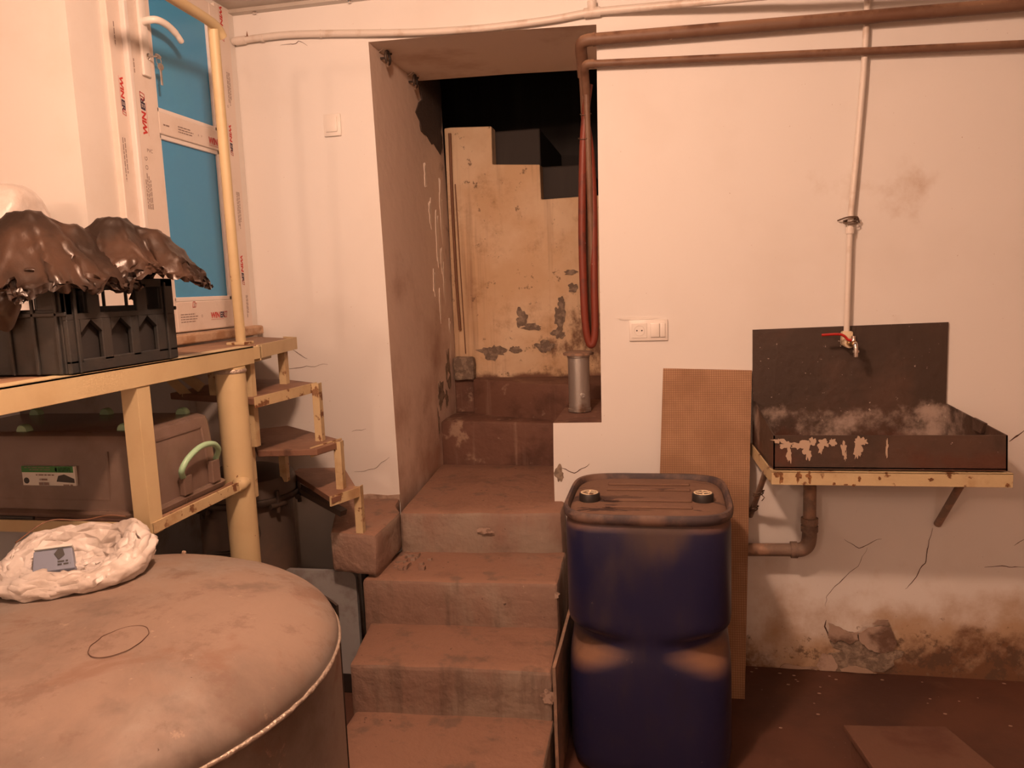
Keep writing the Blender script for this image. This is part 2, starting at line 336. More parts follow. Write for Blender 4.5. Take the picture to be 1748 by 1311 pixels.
def thing(name, label, cat, loc, group=None):
    o = bpy.data.objects.new(name, None); COL.objects.link(o); o.location = loc
    o.empty_display_size = .05
    return tag(o, label, cat, group)
def struct(name, bm, m, parent=None, **k):
    o = obj(name, bm, m, parent, **k)
    if parent is None: o['kind'] = 'structure'
    return o
def lettering(s, size, o, right, up, m, parent, bold=0.0, shear=0.0, wide=1.0, name='lettering', lift=.0006):
    c = bpy.data.curves.new('t', 'FONT'); c.body = s; c.size = size; c.offset = bold; c.shear = shear; c.extrude = 0
    to = bpy.data.objects.new('t', c)
    me = bpy.data.meshes.new_from_object(to)
    bpy.data.objects.remove(to); bpy.data.curves.remove(c)
    right, up, o = Vector(right), Vector(up), Vector(o); n = right.cross(up)
    off = root_loc(parent); wmax = 0
    for v in me.vertices:
        wmax = max(wmax, v.co.x*wide)
        v.co = o + right*v.co.x*wide + up*v.co.y + n*lift - off
    me.materials.clear(); me.materials.append(m)
    t = bpy.data.objects.new(name, me); COL.objects.link(t); t.parent = parent
    return wmax

# ---------------------------------------------------------------- structure
CEIL = 2.71
bm = box(BM(), -3.0, 2.2, -6.2, .0, -.12, 0)
struct('floor', bm, M['floor'])
bm = box(BM(), -3.0, 2.2, -6.2, .0, CEIL, CEIL+.1)
ce = struct('ceiling', bm, M['ceil'])
bm = prism(BM(), [(-1.715, -.035, CEIL-.014), (2.2, -.035, CEIL-.014), (2.2, 0, CEIL-.014), (-1.715, 0, CEIL-.014)], (0, 0, .014))
struct('trim_1', bm, M['ceil'])
bm = BM(); 
for x in (-1.61, -1.2, -.8): lathe(bm, [(.008, -.004), (.007, -.007), (.002, -.009)], (x, -.015, CEIL-.012), 12)
obj('screw', bm, M['chrome'], ce)
bm = box(BM(), 2.2, 2.3, -6.2, .62, -.12, CEIL+.1); struct('wall_right', bm, M['brick_wall'])
bm = box(BM(), -3.1, 2.3, -6.3, -6.2, -.12, CEIL+.1); struct('wall_rear', bm, M['left_wall'])

# back wall with the L-shaped doorway
out = [(-2.2, -.12), (-1.115, -.12), (-1.115, .67), (-1.124, 1.6), (-1.137, 2.54), (-.70, 2.533), (-.232, 2.518), (-.240, 1.8), (-.247, 1.0),
       (-.443, .998), (-.447, .80), (-.447, -.12), (2.2, -.12), (2.2, CEIL), (-2.2, CEIL)]
bm = BM(); prism(bm, [(x, 0, z) for x, z in out], (0, .62, 0))
bmesh.ops.recalc_face_normals(bm, faces=list(bm.faces))
for f in bm.faces:
    c = f.calc_center_median()
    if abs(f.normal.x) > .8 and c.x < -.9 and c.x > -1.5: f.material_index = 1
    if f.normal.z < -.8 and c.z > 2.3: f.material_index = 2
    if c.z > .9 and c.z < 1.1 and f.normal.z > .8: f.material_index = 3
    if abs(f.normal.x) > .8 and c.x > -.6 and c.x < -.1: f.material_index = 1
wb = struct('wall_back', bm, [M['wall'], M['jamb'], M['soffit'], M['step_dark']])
def ribbon(pts, w, y=-.0012, nm='crack', par=None, m=None):
    P = [Vector((x, y, z)) for x, z in pts]; Q = []
    for i in range(len(P)-1):
        for j in range(6):
            t = j/6; p = P[i].lerp(P[i+1], t)
            d = noise.noise_vector(p*31)*.007; Q.append(p + Vector((d.x, 0, d.z)))
    Q.append(P[-1]); bm = BM(); n = len(Q); A = []; B = []
    for i, p in enumerate(Q):
        t = (Q[min(i+1, n-1)]-Q[max(i-1, 0)]).normalized(); s = Vector((-t.z, 0, t.x))
        ww = w*(.25 + .75*math.sin(math.pi*(i+.5)/n))*(.6+.6*abs(noise.noise(p*60)))
        A.append(bm.verts.new(p+s*ww)); B.append(bm.verts.new(p-s*ww))
    for i in range(n-1): bm.faces.new((A[i], A[i+1], B[i+1], B[i]))
    return obj(nm, bm, m or M['crack'], par or wb, recalc=False)
for pts, w in [([(.673, .541), (.726, .507), (.757, .520), (.809, .545)], .0018), ([(.983, .595), (.975, .515), (.962, .457), (.917, .374), (.897, .349)], .0022),
               ([(.758, .508), (.727, .437), (.643, .351), (.612, .302), (.610, .266)], .0013), ([(.615, .213), (.609, .181), (.621, .145)], .004),
               ([(1.169, .445), (1.238, .452), (1.303, .450)], .002), ([(1.233, .926), (1.281, .966)], .003), ([(1.27, .535), (1.299, .558)], .0015),
               ([(-1.559, 1.32), (-1.534, 1.30), (-1.495, 1.281)], .0017), ([(-1.607, 1.238), (-1.524, 1.244), (-1.403, 1.254)], .0013),
               ([(-1.316, .962), (-1.249, .975)], .001), ([(-1.315, .787), (-1.221, .801), (-1.151, .853)], .0012),
               ([(-1.511, 2.561), (-1.46, 2.561), (-1.433, 2.572), (-1.397, 2.55)], .0016), ([(-.43, .82), (-.36, .79), (-.30, .83)], .0022), ([(.02, .80), (.05, .78), (.06, .74)], .0012)]:
    ribbon(pts, w)
def patch(cx, cz, rx, rz, y, th, m, par, nm, seed, rag=.35, n=26, tilt=0, rot=0):
    """irregular slab lying on a wall that faces -y"""
    pts = []
    for k in range(n):
        a = 2*math.pi*k/n; q = 1 + rag*noise.noise(Vector((math.cos(a)*2.0, math.sin(a)*2.0, seed*5.7))) + rag*.6*noise.noise(Vector((math.cos(a)*6, math.sin(a)*6, seed*2.9)))
        X, Z = rx*q*math.cos(a), rz*q*math.sin(a); X, Z = X*math.cos(rot)-Z*math.sin(rot), X*math.sin(rot)+Z*math.cos(rot)
        pts.append((cx+X, y - tilt*(Z/rz), cz+Z))
    bm = prism(BM(), pts, (0, -th, 0)); return obj(nm, bm, m, par)
# crumbled plaster at the foot of the back wall
patch(.735, .075, .14, .072, .002, .006, M['bare'], wb, 'bare_patch', 2, .5)
def flake(pts, y0, curl, nm='plaster_flake', m='plaster_edge'):
    bm = BM(); zc = min(p[1] for p in pts); Q = []
    for i, p in enumerate(pts):
        q = pts[(i+1) % len(pts)]
        for j in range(4):
            t = j/4; x, z = p[0]+(q[0]-p[0])*t, p[1]+(q[1]-p[1])*t
            d = noise.noise_vector(Vector((x*70, z*70, y0*99)))*.006; Q.append((x+d.x, max(.002, z+d.y)))
    prism(bm, [(x, y0 - curl*max(0, (z-zc)), z) for x, z in Q], (0, -.005, 0)); return obj(nm, bm, M[m], wb)
flake([(.622, .205), (.655, .19), (.70, .168), (.728, .172), (.73, .14), (.70, .12), (.665, .135), (.64, .118), (.62, .14)], -.004, .12)
flake([(.73, .172), (.765, .195), (.80, .205), (.845, .20), (.868, .14), (.858, .10), (.81, .088), (.77, .10), (.735, .135)], -.004, .15)
flake([(.78, .21), (.80, .225), (.835, .232), (.845, .20), (.815, .198)], -.004, .35)
flake([(.58, .02), (.60, .075), (.635, .07), (.66, .03), (.65, .003), (.59, .003)], -.003, .05)
flake([(.665, .012), (.70, .03), (.76, .022), (.80, .004), (.67, .003)], -.006, .05, m='chip')
flake([(.44, .003), (.46, .02), (.53, .012), (.58, .015), (.58, .003)], -.003, .05)
patch(-.425, .79, .018, .035, .002, .004, M['bare'], wb, 'bare_patch', 5)
patch(-.10, 1.413, .075, .006, .001, .004, M['left_wall'], wb, 'plaster_bulge', 6)
# ragged foot of the plaster beside the steel stair
bm = prism(BM(), [(-1.33, -.004, .68), (-1.25, -.004, .69), (-1.17, -.004, .685), (-1.115, -.004, .69), (-1.115, -.004, .655), (-1.33, -.004, .655)], (0, .006, 0)); obj('plaster_foot', bm, M['plaster_edge'], wb)

# left side: the pier that carries the door, and the wall behind it
bm = BM(); prism(bm, [(-3.0, -.95, 1.362), (-1.715, -.95, 1.362), (-1.728, -.76, 1.362), (-1.715, -.02, 1.362), (-1.715, -.002, 1.362), (-3.0, -.002, 1.362)], (0, 0, CEIL-1.362))
wl = struct('wall_left', bm, M['left_wall'])
bm = box(BM(), -3.0, -2.04, -.95, -.002, -.12, 1.362); struct('wall_left_lower', bm, M['bluewall'])
bm = box(BM(), -3.1, -3.0, -6.2, .62, -.12, CEIL+.1); struct('wall_far_left', bm, M['left_wall'])
bm = box(BM(), -1.714, -1.66, -.76, -.05, 1.395, 1.43, .006); rough(bm, .003, 14, 3, 5); obj('door_sill', bm, M['sill'], wl)

# stairwell behind the back wall
bm = BM()
loft(bm, [[(-1.6, .60, z), (x, .60, z), (x+.004, 1.03, z), (-1.6, 1.03, z)] for z, x in ((.5, -1.119), (1.2, -1.1225), (1.9, -1.1305), (2.8, -1.1445))]); rough(bm, .0035, 9, 6, 3)
wsw = struct('wall_stairwell', bm, M['jamb'], smooth=40)
def patch_x(cy, cz, ry, rz, x, th, m, par, nm, seed, rag=.5, n=28):
    """irregular slab on a wall that faces +x"""
    pts = []
    for k in range(n):
        a = 2*math.pi*k/n; q = 1 + rag*noise.noise(Vector((math.cos(a)*2, math.sin(a)*2, seed*5.7))) + rag*.7*noise.noise(Vector((math.cos(a)*6, math.sin(a)*6, seed*2.9)))
        pts.append((x, cy + ry*q*math.cos(a), cz + rz*q*math.sin(a)))
    return obj(nm, prism(BM(), pts, (th, 0, 0)), m, par)
for k, a in enumerate(((.80, 2.44, .17, .17), (.93, 2.52, .08, .22), (.70, 2.56, .08, .06))): patch_x(*a, -1.1375, .0075+.0004*k, M['darkbare'], wsw, 'bare_patch', 3+k, .55)
for k, a in enumerate(((.70, 1.93, .022, .07), (.80, 1.80, .03, .10), (.86, 1.70, .02, .06), (.70, 1.58, .016, .055), (.88, 1.56, .02, .09), (.78, 1.47, .014, .06), (.90, 1.95, .02, .14), (.66, 2.10, .014, .06), (.93, 1.30, .018, .10))): patch_x(*a, -1.1335+.010*(2.0-a[1]), .007, M['flakepaint'], wsw, 'paint_flake', 11+k, .7)
for k, a in enumerate(((.70, 1.02, .05, .07), (.86, 1.12, .04, .10), (.62, .88, .03, .07), (.80, .98, .03, .04))): patch_x(*a, -1.124, .006, M['bare'], wsw, 'bare_patch', 31+k, .6)
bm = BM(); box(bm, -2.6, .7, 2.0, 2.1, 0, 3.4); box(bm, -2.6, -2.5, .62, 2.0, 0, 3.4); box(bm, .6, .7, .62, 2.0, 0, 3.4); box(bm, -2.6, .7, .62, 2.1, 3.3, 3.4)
struct('wall_stairwell_far', bm, M['stairwell_gloom'])
bm = box(BM(), -2.6, .7, .62, 2.1, .4, .5); struct('floor_stairwell', bm, M['step_dark'])

# masonry flight with its stepped side
ms = thing('masonry_stair', 'stained masonry stair side with stepped top edge inside the doorway', 'stair', (-.5, 1.0, .5))
prof = [(-1.118, .5), (.58, .5), (.58, 1.44), (.36, 1.44), (.36, 1.63), (.11, 1.63), (.11, 1.815), (-.14, 1.815), (-.14, 2.0), (-.372, 1.999), (-.615, 1.995),
        (-.617, 2.175), (-.866, 2.188), (-.864, 2.384), (-1.085, 2.392), (-1.118, 2.39)]
bm = BM(); prism(bm, [(x, 1.0, z) for x, z in prof], (0, .10, 0), .006); rough(bm, .003, 6); obj('stair_side', bm, M['masonry'], ms)
for x0, x1, z in ((-1.13, -.875, 2.375), (-.87, -.625, 2.175), (-.62, -.385, 1.985), (-.385, -.14, 1.80), (-.14, .11, 1.61)):
    bm = box(BM(), x0, x1+.25, 1.10, 1.98, .6, z, .008); obj('step', bm, M['stairwell_gloom'], ms)
for a in ((-.905, 1.205, .075, .042, 1), (-.742, 1.385, .032, .045, 2), (-.685, 1.335, .045, .018, 3), (-.533, 1.39, .028, .07, 4), (-.545, 1.30, .035, .03, 5), (-.461, 1.535, .024, .022, 6), (-.525, 1.46, .02, .03, 7), (-.47, 1.615, .03, .012, 8), (-.78, 1.215, .03, .018, 9), (-.62, 1.23, .05, .035, 10)):
    patch(a[0], a[1], a[2], a[3], .9985-.0003*a[4], .002, M['bare'], ms, 'bare_patch', a[4], .55)
bm = box(BM(), -1.118, .4, .965, 1.0, .5, 1.06, .008); rough(bm, .004, 9, 4, 4); obj('plinth_band', bm, M['step_dark'], ms)
bm = box(BM(), -1.11, -1.0, .93, .99, 1.06, 1.185, .01); rough(bm, .008, 16, 2, 3); obj('mortar_lump', bm, M['bare'], ms)
# inner winding steps
ws = thing('winding_steps', 'two dark brown winding steps inside the doorway below the masonry stair', 'stair', (-.7, .7, .67))
bm = BM(); prism(bm, [(-1.12, .67, .6), (-.445, .61, .6), (-.445, .99, .6), (-1.12, .99, .6)], (0, 0, .285), .012); rough(bm, .005, 8, 3, 1); obj('step', bm, M['step_dark'], ws, smooth=35)
bm = BM(); prism(bm, [(-1.0, .90, .7), (-.46, .66, .7), (-.20, .66, .7), (-.20, .985, .7), (-1.0, .985, .7)], (0, 0, .37), .012); rough(bm, .004, 8, 3, 2); obj('step', bm, M['step_dark'], ws, smooth=35)
bm = box(BM(), -.83, -.76, .70, .715, .882, .888, .002); rough(bm, .006, 20, 2, 5); obj('loose_chip', bm, M['chip'], ws)

# ---------------------------------------------------------------- concrete steps up to the doorway
cs = thing('concrete_steps', 'worn brown concrete steps rising to the open doorway', 'steps', (-.7, -.6, 0))
def slab(pts, z0, z1, nm, seed, m='step', cuts=5):
    bm = BM(); prism(bm, [(x, y, z0) for x, y in pts], (0, 0, z1-z0), .014); rough(bm, .0045, 9, cuts, seed)
    return obj(nm, bm, M[m], cs, smooth=40)
slab([(-1.05, -.20), (-.398, -.148), (-.44, .64), (-1.118, .64)], 0, .67, 'step', 1)
slab([(-1.105, -.492), (-.378, -.462), (-.39, -.13), (-1.06, -.13)], 0, .505, 'step', 2)
slab([(-1.035, -.795), (-.362, -.765), (-.378, -.44), (-1.09, -.44)], 0, .336, 'step', 3)
slab([(-1.01, -1.13), (-.355, -1.10), (-.362, -.74), (-1.03, -.74)], 0, .168, 'step', 4)
slab([(-1.228, -.462), (-1.042, -.487), (-1.046, -.19), (-1.10, -.10), (-1.115, .0), (-1.345, .0), (-1.364, -.091)], .515, .672, 'side_block', 5, cuts=4)
slab([(-1.10, -.44), (-1.05, -.47), (-1.05, -.30), (-1.10, -.30)], .46, .53, 'mortar_lump', 6, cuts=2)
bm = BM()
for k in range(34):
    a = random.random(); p = Vector((-1.02 + .16*random.random()*a, -.23 - .16*random.random(), .507)); s = .004+.009*random.random()
    box(bm, p.x-s, p.x+s, p.y-s, p.y+s, p.z-.004, p.z+s*.9)
rough(bm, .004, 60); o = obj('crumbled_mortar', bm, M['step'], cs); o['kind'] = 'stuff'
for (x, y, z, rx) in ((-.405, -.455, .46, .028), (-.372, -.76, .25, .026), (-.70, -.180, .60, .035)):
    patch(x, z, rx, rx*.9 if x > -.5 else .012, y-.006, .0015, M['lime'], cs, 'limewash_patch', x*10, .45)

# grey sheet panel in the gap under the block
gp = thing('sheet_panel', 'grey blue sheet panel with rounded corner in the gap left of the steps', 'panel', (-1.26, -.36, 0))
def rrect(cx0, cx1, z0, z1, r, y, k=5):
    P = []
    for (cx, cz, a0) in ((cx1-r, z1-r, 0), (cx0+r, z1-r, 90), (cx0+r, z0+r, 180), (cx1-r, z0+r, 270)):
        for i in range(k+1):
            a = math.radians(a0 + 90*i/k); P.append((cx+r*math.cos(a), y, cz+r*math.sin(a)))
    return P
bm = prism(BM(), rrect(-1.50, -1.165, .08, .495, .03, -.40), (0, .02, 0)); obj('sheet', bm, M['bluegrey'], gp)
bm = box(BM(), -1.135, -1.115, -.42, -.38, 0, .5, .003); obj('edge_post', bm, M['black'], gp)
bm = box(BM(), -1.50, -1.12, -.40, -.36, 0, .08, .003); obj('base_rail', bm, M['black'], gp)

# ---------------------------------------------------------------- door on the left
door = bpy.data.objects.new('door_1', None); COL.objects.link(door); door.location = (-1.715, -.39, 1.43); door['kind'] = 'structure'
XF = -1.705; XS = -1.697  # frame face, leaf face
fr = obj('door_frame', box(box(box(BM(), -1.735, XF, -.785, -.722, 1.385, CEIL-.012, .003), -1.735, XF, -.155, -.055, 1.385, CEIL-.012, .003), -1.735, XF, -.785, -.055, 1.385, 1.432, .003), M['film'], door)
bm = BM(); box(bm, -1.73, XS, -.712, -.58, 1.436, CEIL-.03, .004); box(bm, -1.73, XS, -.205, -.158, 1.436, CEIL-.03, .004)
box(bm, -1.73, XS, -.58, -.205, 1.436, 1.545, .004); box(bm, -1.73, XS, -.58, -.205, 2.125, 2.20, .004); box(bm, -1.73, XS, -.58, -.205, CEIL-.09, CEIL-.03, .004)
lf = obj('door_leaf', bm, M['film'], door)
bm = box(BM(), -1.725, -1.688, -.722, -.702, 1.436, CEIL-.03, .004); obj('leaf_edge', bm, M['pvc'], door)
bm = BM()
for z0, z1 in ((1.545, 2.125), (2.20, CEIL-.09)):
    for (a, b, c, d) in ((-.58, -.205, z0, z0+.016), (-.58, -.205, z1-.016, z1), (-.58, -.567, z0, z1), (-.222, -.205, z0, z1)):
        prism(bm, [(-1.722, a, c), (-1.703, a, c), (-1.703, b, c), (-1.722, b, c)], (0, 0, d-c), .003)
obj('glazing_bead', bm, M['pvc'], door)
for z0, z1 in ((1.553, 2.117), (2.208, CEIL-.09)):
    obj('door_pane', box(BM(), -1.722, -1.712, -.572, -.213, z0, z1), M['glass'], door)
# lever handle, lock and keys
hd = obj('door_handle', box(BM(), -1.698, -1.684, -.652, -.612, 2.30, 2.58, .006), M['switch'], door, smooth=40)
bm = tube(BM(), smooth_path([(-1.688, -.634, 2.475), (-1.655, -.634, 2.478), (-1.640, -.615, 2.480), (-1.636, -.57, 2.476), (-1.634, -.53, 2.460), (-1.632, -.505, 2.440)]), [.012]*6+[.012]*6+[.012]*6+[.0115]*6+[.010]*6+[.008], 12)
obj('lever', bm, M['switch'], hd, smooth=50)
bm = lathe_ax(BM(), [(.011, 0), (.011, .004), (.006, .006)], (-1.684, -.628, 2.365), (1, 0, 0), 14); obj('lock_cylinder', bm, M['chrome'], hd)
ky = thing('key_ring', 'small bunch of metal keys hanging from the white door lock', 'keys', (-1.66, -.615, 2.36))
bm = tube(BM(), [(-1.679, -.628, 2.365), (-1.655, -.618, 2.366)], .003, 8); lathe_ax(bm, [(.011, 0), (.011, .003)], (-1.656, -.615, 2.366), (.2, .5, .8), 14); obj('key', bm, M['tin'], ky)
bm = lathe_ax(BM(), [(.012, 0), (.012, .003)], (-1.655, -.607, 2.335), (1, -.2, 0), 16); box(bm, -1.656, -1.653, -.611, -.603, 2.275, 2.325); obj('key', bm, M['tin'], ky)
bm = tube(BM(), [(-1.655, -.612+.013*math.cos(t*.5236), 2.352+.013*math.sin(t*.5236)) for t in range(13)], .0012, 6); obj('ring', bm, M['chrome'], ky)

# printed film on the profiles
def logo(o, right, up, s, par, m='red_ink'):
    """two slanted overlapping outline rectangles"""
    o, right, up = Vector(o), Vector(right), Vector(up); nrm = right.cross(up); bm = BM()
    def quad(cx, cy, w, h, sk, t):
        P = [(-w/2-sk, -h/2), (w/2-sk, -h/2), (w/2+sk, h/2), (-w/2+sk, h/2)]
        for i in range(4):
            a, b = P[i], P[(i+1) % 4]; d = Vector((b[0]-a[0], b[1]-a[1])).normalized(); nn = Vector((-d.y, d.x))*t
            q = [a, b, (b[0]+nn.x, b[1]+nn.y), (a[0]+nn.x, a[1]+nn.y)]
            bm.faces.new([bm.verts.new(o + right*(cx+p[0])*s + up*(cy+p[1])*s + nrm*.0008) for p in q])
    quad(0, 0, .62, 1.0, .12, .11); quad(-.42, .12, .5, .72, .12, .08)
    obj('emblem', bm, M[m], par, recalc=False)
def wordmark(o, right, up, size, par, wide=1.0, dark=True, only=None):
    o, right, up = Vector(o), Vector(right), Vector(up)
    if only: lettering(only, size, o, right, up, M['red_ink'], par, size*.045, .12, wide); return
    w = lettering('WIN', size, o, right, up, M['red_ink'], par, size*.045, .12, wide)
    w2 = lettering('ER', size, o + right*(w + size*.05), right, up, M['navy_ink'] if dark else M['red_ink'], par, size*.045, .12, wide)
    W_ = w + w2 + size*.05
    bm = BM(); q = [(0, -.22), (W_/size*.9, -.22), (W_/size*.9, -.18), (0, -.18)]
    bm.faces.new([bm.verts.new(o + right*a*size + up*b*size + right.cross(up)*.0008) for a, b in q]); obj('underline', bm, M['red_ink'], par, recalc=False)
    logo(o + right*(W_ + size*.25) + up*size*.35, right, up, size*.8, par)
def fine_print(o, right, up, w, n, gap, par, h=.0035, m='grey_ink'):
    o, right, up = Vector(o), Vector(right), Vector(up); bm = BM(); nr = right.cross(up)
    for k in range(n):
        x = 0; ww = w*(.75+.25*((k*37) % 10)/10)
        while x < ww:
            l = .006 + .014*random.random()
            q = [(x, -k*gap), (min(x+l, ww), -k*gap), (min(x+l, ww), -k*gap+h), (x, -k*gap+h)]
            bm.faces.new([bm.verts.new(o + right*a + up*b + nr*.0008) for a, b in q]); x += l + .003
    obj('small_print', bm, M[m], par, recalc=False)
Zp, Zm, Yp, Ym = (0, 0, 1), (0, 0, -1), (0, 1, 0), (0, -1, 0)
wordmark((XS, -.650, 2.105), Zp, Ym, .030, lf, 1.22)
fine_print((XS, -.680, 1.86), Zp, Ym, .13, 4, .008, lf); lettering('O', .02, (XS, -.664, 1.99), Zp, Ym, M['grey_ink'], lf); lettering('G', .02, (XS, -.664, 2.02), Zp, Ym, M['grey_ink'], lf); lettering('PVC', .017, (XS, -.662, 2.05), Yp, Zp, M['grey_ink'], lf)
fine_print((XS, -.685, 2.30), Zp, Ym, .06, 1, .01, lf)
wordmark((XS, -.285, 2.142), Yp, Zp, .034, lf, .85)
fine_print((XS, -.475, 2.166), Yp, Zp, .10, 3, .009, lf); fine_print((XS, -.56, 2.156), Yp, Zp, .045, 1, .01, lf, .005)
lettering('A', .012, (XS, -.355, 2.155), Yp, Zp, M['grey_ink'], lf); lettering('V', .012, (XS, -.335, 2.155), Yp, Zp, M['grey_ink'], lf)
wordmark((XS, -.372, 1.478), Yp, Zp, .030, lf, .95)
fine_print((XS, -.56, 1.497), Yp, Zp, .115, 4, .009, lf, .003); lettering('O', .013, (XS, -.435, 1.484), Yp, Zp, M['grey_ink'], lf)
logo((XS, -.475, 1.533), Ym, Zm, .022, lf)
wordmark((XF, -.118, 2.245), Zm, Yp, .022, fr, 1.5); wordmark((XF, -.112, 1.725), Zm, Yp, .022, fr, 1.5); wordmark((XF, -.118, 2.70), Zm, Yp, .024, fr, 1.5)
fine_print((XF, -.085, 2.45), Zm, Yp, .14, 3, .009, fr); fine_print((XF, -.085, 1.98), Zm, Yp, .16, 3, .009, fr); fine_print((XF, -.085, 1.56), Zm, Yp, .10, 2, .009, fr)
lettering('O', .014, (XF, -.118, 2.31), Yp, Zp, M['grey_ink'], fr)
wordmark((XF, -.755, 2.275), Zm, Yp, .022, fr, 1.5, dark=True); fine_print((XF, -.76, 2.44), Zm, Yp, .10, 1, .009, fr); fine_print((XF, -.76, 2.08), Zm, Yp, .15, 2, .01, fr)
wordmark((XF, -.755, 2.68), Zm, Yp, .022, fr, 1.5)

# ---------------------------------------------------------------- yellow steel platform (beam, pillar, shelf, deck, handrail)
pf = thing('steel_platform', 'cream yellow steel platform with round pillar, shelf frame and handrail at left', 'platform', (-1.3, -1.3, 0))
bm = BM(); box(bm, -1.306, -1.300, -2.6, -.775, 1.340, 1.396, .001); box(bm, -1.36, -1.300, -2.6, -.775, 1.390, 1.396, .001); obj('beam', bm, M['yellow'], pf)
bm = BM(); box(bm, -1.306, -1.300, -.775, -.72, 1.352, 1.392, .001); box(bm, -1.50, -1.300, -.735, -.730, 1.345, 1.392, .001); obj('beam_end', bm, M['yellow'], pf)
bm = box(BM(), -2.35, -1.362, -2.6, -.73, 1.365, 1.394, .003); obj('deck', bm, M['deck'], pf)
bm = lathe(BM(), [(.046, 0), (.046, 1.338)], (-1.335, -.865, 0), 32); obj('pillar', bm, M['yellow'], pf, smooth=40)
bm = lathe(BM(), [(.0475, 0), (.050, .006), (.0475, .012)], (-1.335, -.865, 1.320), 24); obj('weld_ring', bm, M['weld'], pf, smooth=50)
bm = prism(BM(), [(-1.350, -1.346, .952), (-1.303, -1.346, .952), (-1.303, -1.296, .952), (-1.309, -1.296, .952), (-1.311, -1.338, .952), (-1.350, -1.338, .952)], (0, 0, .39), .0008); obj('post', bm, M['yellow'], pf)
bm = BM(); box(bm, -1.306, -1.300, -1.343, -.895, .955, .985, .001); obj('shelf_rail', bm, M['rust_yellow'], pf)
bm = BM(); box(bm, -2.30, -1.30, -1.345, -1.339, .952, .985, .001); obj('shelf_rail', bm, M['yellow'], pf)
bm = box(BM(), -2.30, -1.31, -1.336, -.93, .960, .972, .002); obj('shelf_board', bm, M['wood'], pf)
for k, (y0, y1, x) in enumerate(((-1.33, -.95, -1.315), (-1.31, -.92, -1.33), (-1.32, -.97, -1.345))):
    bm = box(BM(), x-.006, x+.006, y0, y1, .972, .986-.003*k, .002); rough(bm, .003, 20, 1, k); obj('wood_strip', bm, M['wood'], pf)
bm = lathe_ax(BM(), [(.016, 0), (.024, .01), (.022, .03), (.018, .045)], (-1.305, -.925, .972), (0, 1, 0), 12); rough(bm, .004, 40); obj('weld_lump', bm, M['rust_yellow'], pf, smooth=60)
# handrail
bm = tube(BM(), [(-1.462, -.572, 1.392), (-1.452, -.600, 2.452)], .0175, 16); obj('handrail_post', bm, M['yellow'], pf, smooth=40)
bm = tube(BM(), smooth_path([(-1.445, -.560, 2.425), (-1.445, -.615, 2.452), (-1.425, -.85, 2.447), (-1.415, -1.0, 2.446), (-1.413, -1.05, 2.44)]), .017, 16); obj('handrail', bm, M['yellow'], pf, smooth=40)
bm = box(BM(), -1.50, -1.43, -.605, -.54, 1.388, 1.398, .002); obj('foot_plate', bm, M['rust_yellow'], pf)
# burnt plank lying on the shelf's front rail
o = tag(obj('plank', rough(box(BM(), -1.66, -1.352, -1.336, -1.318, .973, .990, .002), .001, 20), M['ply'], None, origin=(-1.5, -1.327, .973)), 'dark speckled plank edge under the clear tub on the lower shelf', 'plank')
o = tag(obj('plank', rough(box(BM(), -2.1, -1.665, -1.336, -1.318, .973, .992, .002), .001, 20), M['crate'], None, origin=(-1.9, -1.327, .973)), 'grey batten on the lower shelf left of the dark speckled plank', 'plank')

# ---------------------------------------------------------------- steel winder stair
st = thing('steel_stair', 'cream yellow angle iron winder stair with brown treads below the door', 'stair', (-1.3, -.4, .67))
# top landing
bm = prism(BM(), [(-1.655, -.72, 1.36), (-1.33, -.72, 1.36), (-1.385, -.315, 1.36), (-1.655, -.13, 1.36)], (0, 0, .028), .002); obj('landing', bm, M['deck'], st)
bm = BM(); bar(bm, (-1.315, -.725, 1.373), (-1.372, -.335, 1.372), .006, .045); bar(bm, (-1.372, -.335, 1.372), (-1.45, -.28, 1.372), .006, .045); obj('landing_edge', bm, M['yellow'], st)
bm = BM(); bar(bm, (-1.42, -.70, 1.338), (-1.46, -.40, 1.338), .03, .03); obj('bracket', bm, M['yellow'], st)
def tread(pts, z, e=0, th=.022, nm='tread'):
    bm = prism(BM(), [(x, y, z-th) for x, y in pts], (0, 0, th), .002); return obj(nm, bm, M['tread'], st)
def edge(p, q, z, w=.035, nm='edge_angle'):
    bm = BM(); bar(bm, (p[0], p[1], z-w/2), (q[0], q[1], z-w/2), .005, w); return obj(nm, bm, M['rust_yellow'], st)
tread([(-1.705, -.65), (-1.30, -.80), (-1.262, -.42), (-1.45, -.29), (-1.705, -.25)], 1.228); edge((-1.296, -.80), (-1.256, -.43), 1.232)
tread([(-1.40, -.63), (-1.19, -.60), (-1.155, -.45), (-1.53, -.15), (-1.65, -.25)], 1.018)
edge((-1.218, -.592), (-1.175, -.425), 1.022)
tread([(-1.47, -.255), (-1.145, -.605), (-1.105, -.475), (-1.29, -.16), (-1.48, -.18)], .845); edge((-1.152, -.605), (-1.100, -.475), .849)
def post(x, y, z0, z1, a=(-1, 0, 0), b=(0, 1, 0), w=.027):
    bm = BM(); angle_iron(bm, (x, y, z0), (x, y, z1), w, .004, a, b); return obj('post', bm, M['rust_yellow'], st)
post(-1.095, -.468, .672, .850); post(-1.150, -.492, .845, 1.022); post(-1.232, -.465, 1.018, 1.232); post(-1.37, -.44, 1.228, 1.36)
post(-1.42, -.40, .845, 1.0); post(-1.48, -.72, 1.228, 1.36); post(-1.325, -.76, 1.06, 1.36); post(-1.36, -.74, .88, 1.06)
bm = BM(); bar(bm, (-1.45, -.28, .795), (-1.215, -.36, .715), .035, .022); obj('brace', bm, M['ironlid'], st)
bm = BM(); bar(bm, (-1.70, -.66, 1.34), (-1.60, -.62, 1.24), .03, .03); bar(bm, (-1.69, -.70, 1.31), (-1.63, -.66, 1.22), .012, .03); obj('brace', bm, M['yellow'], st)
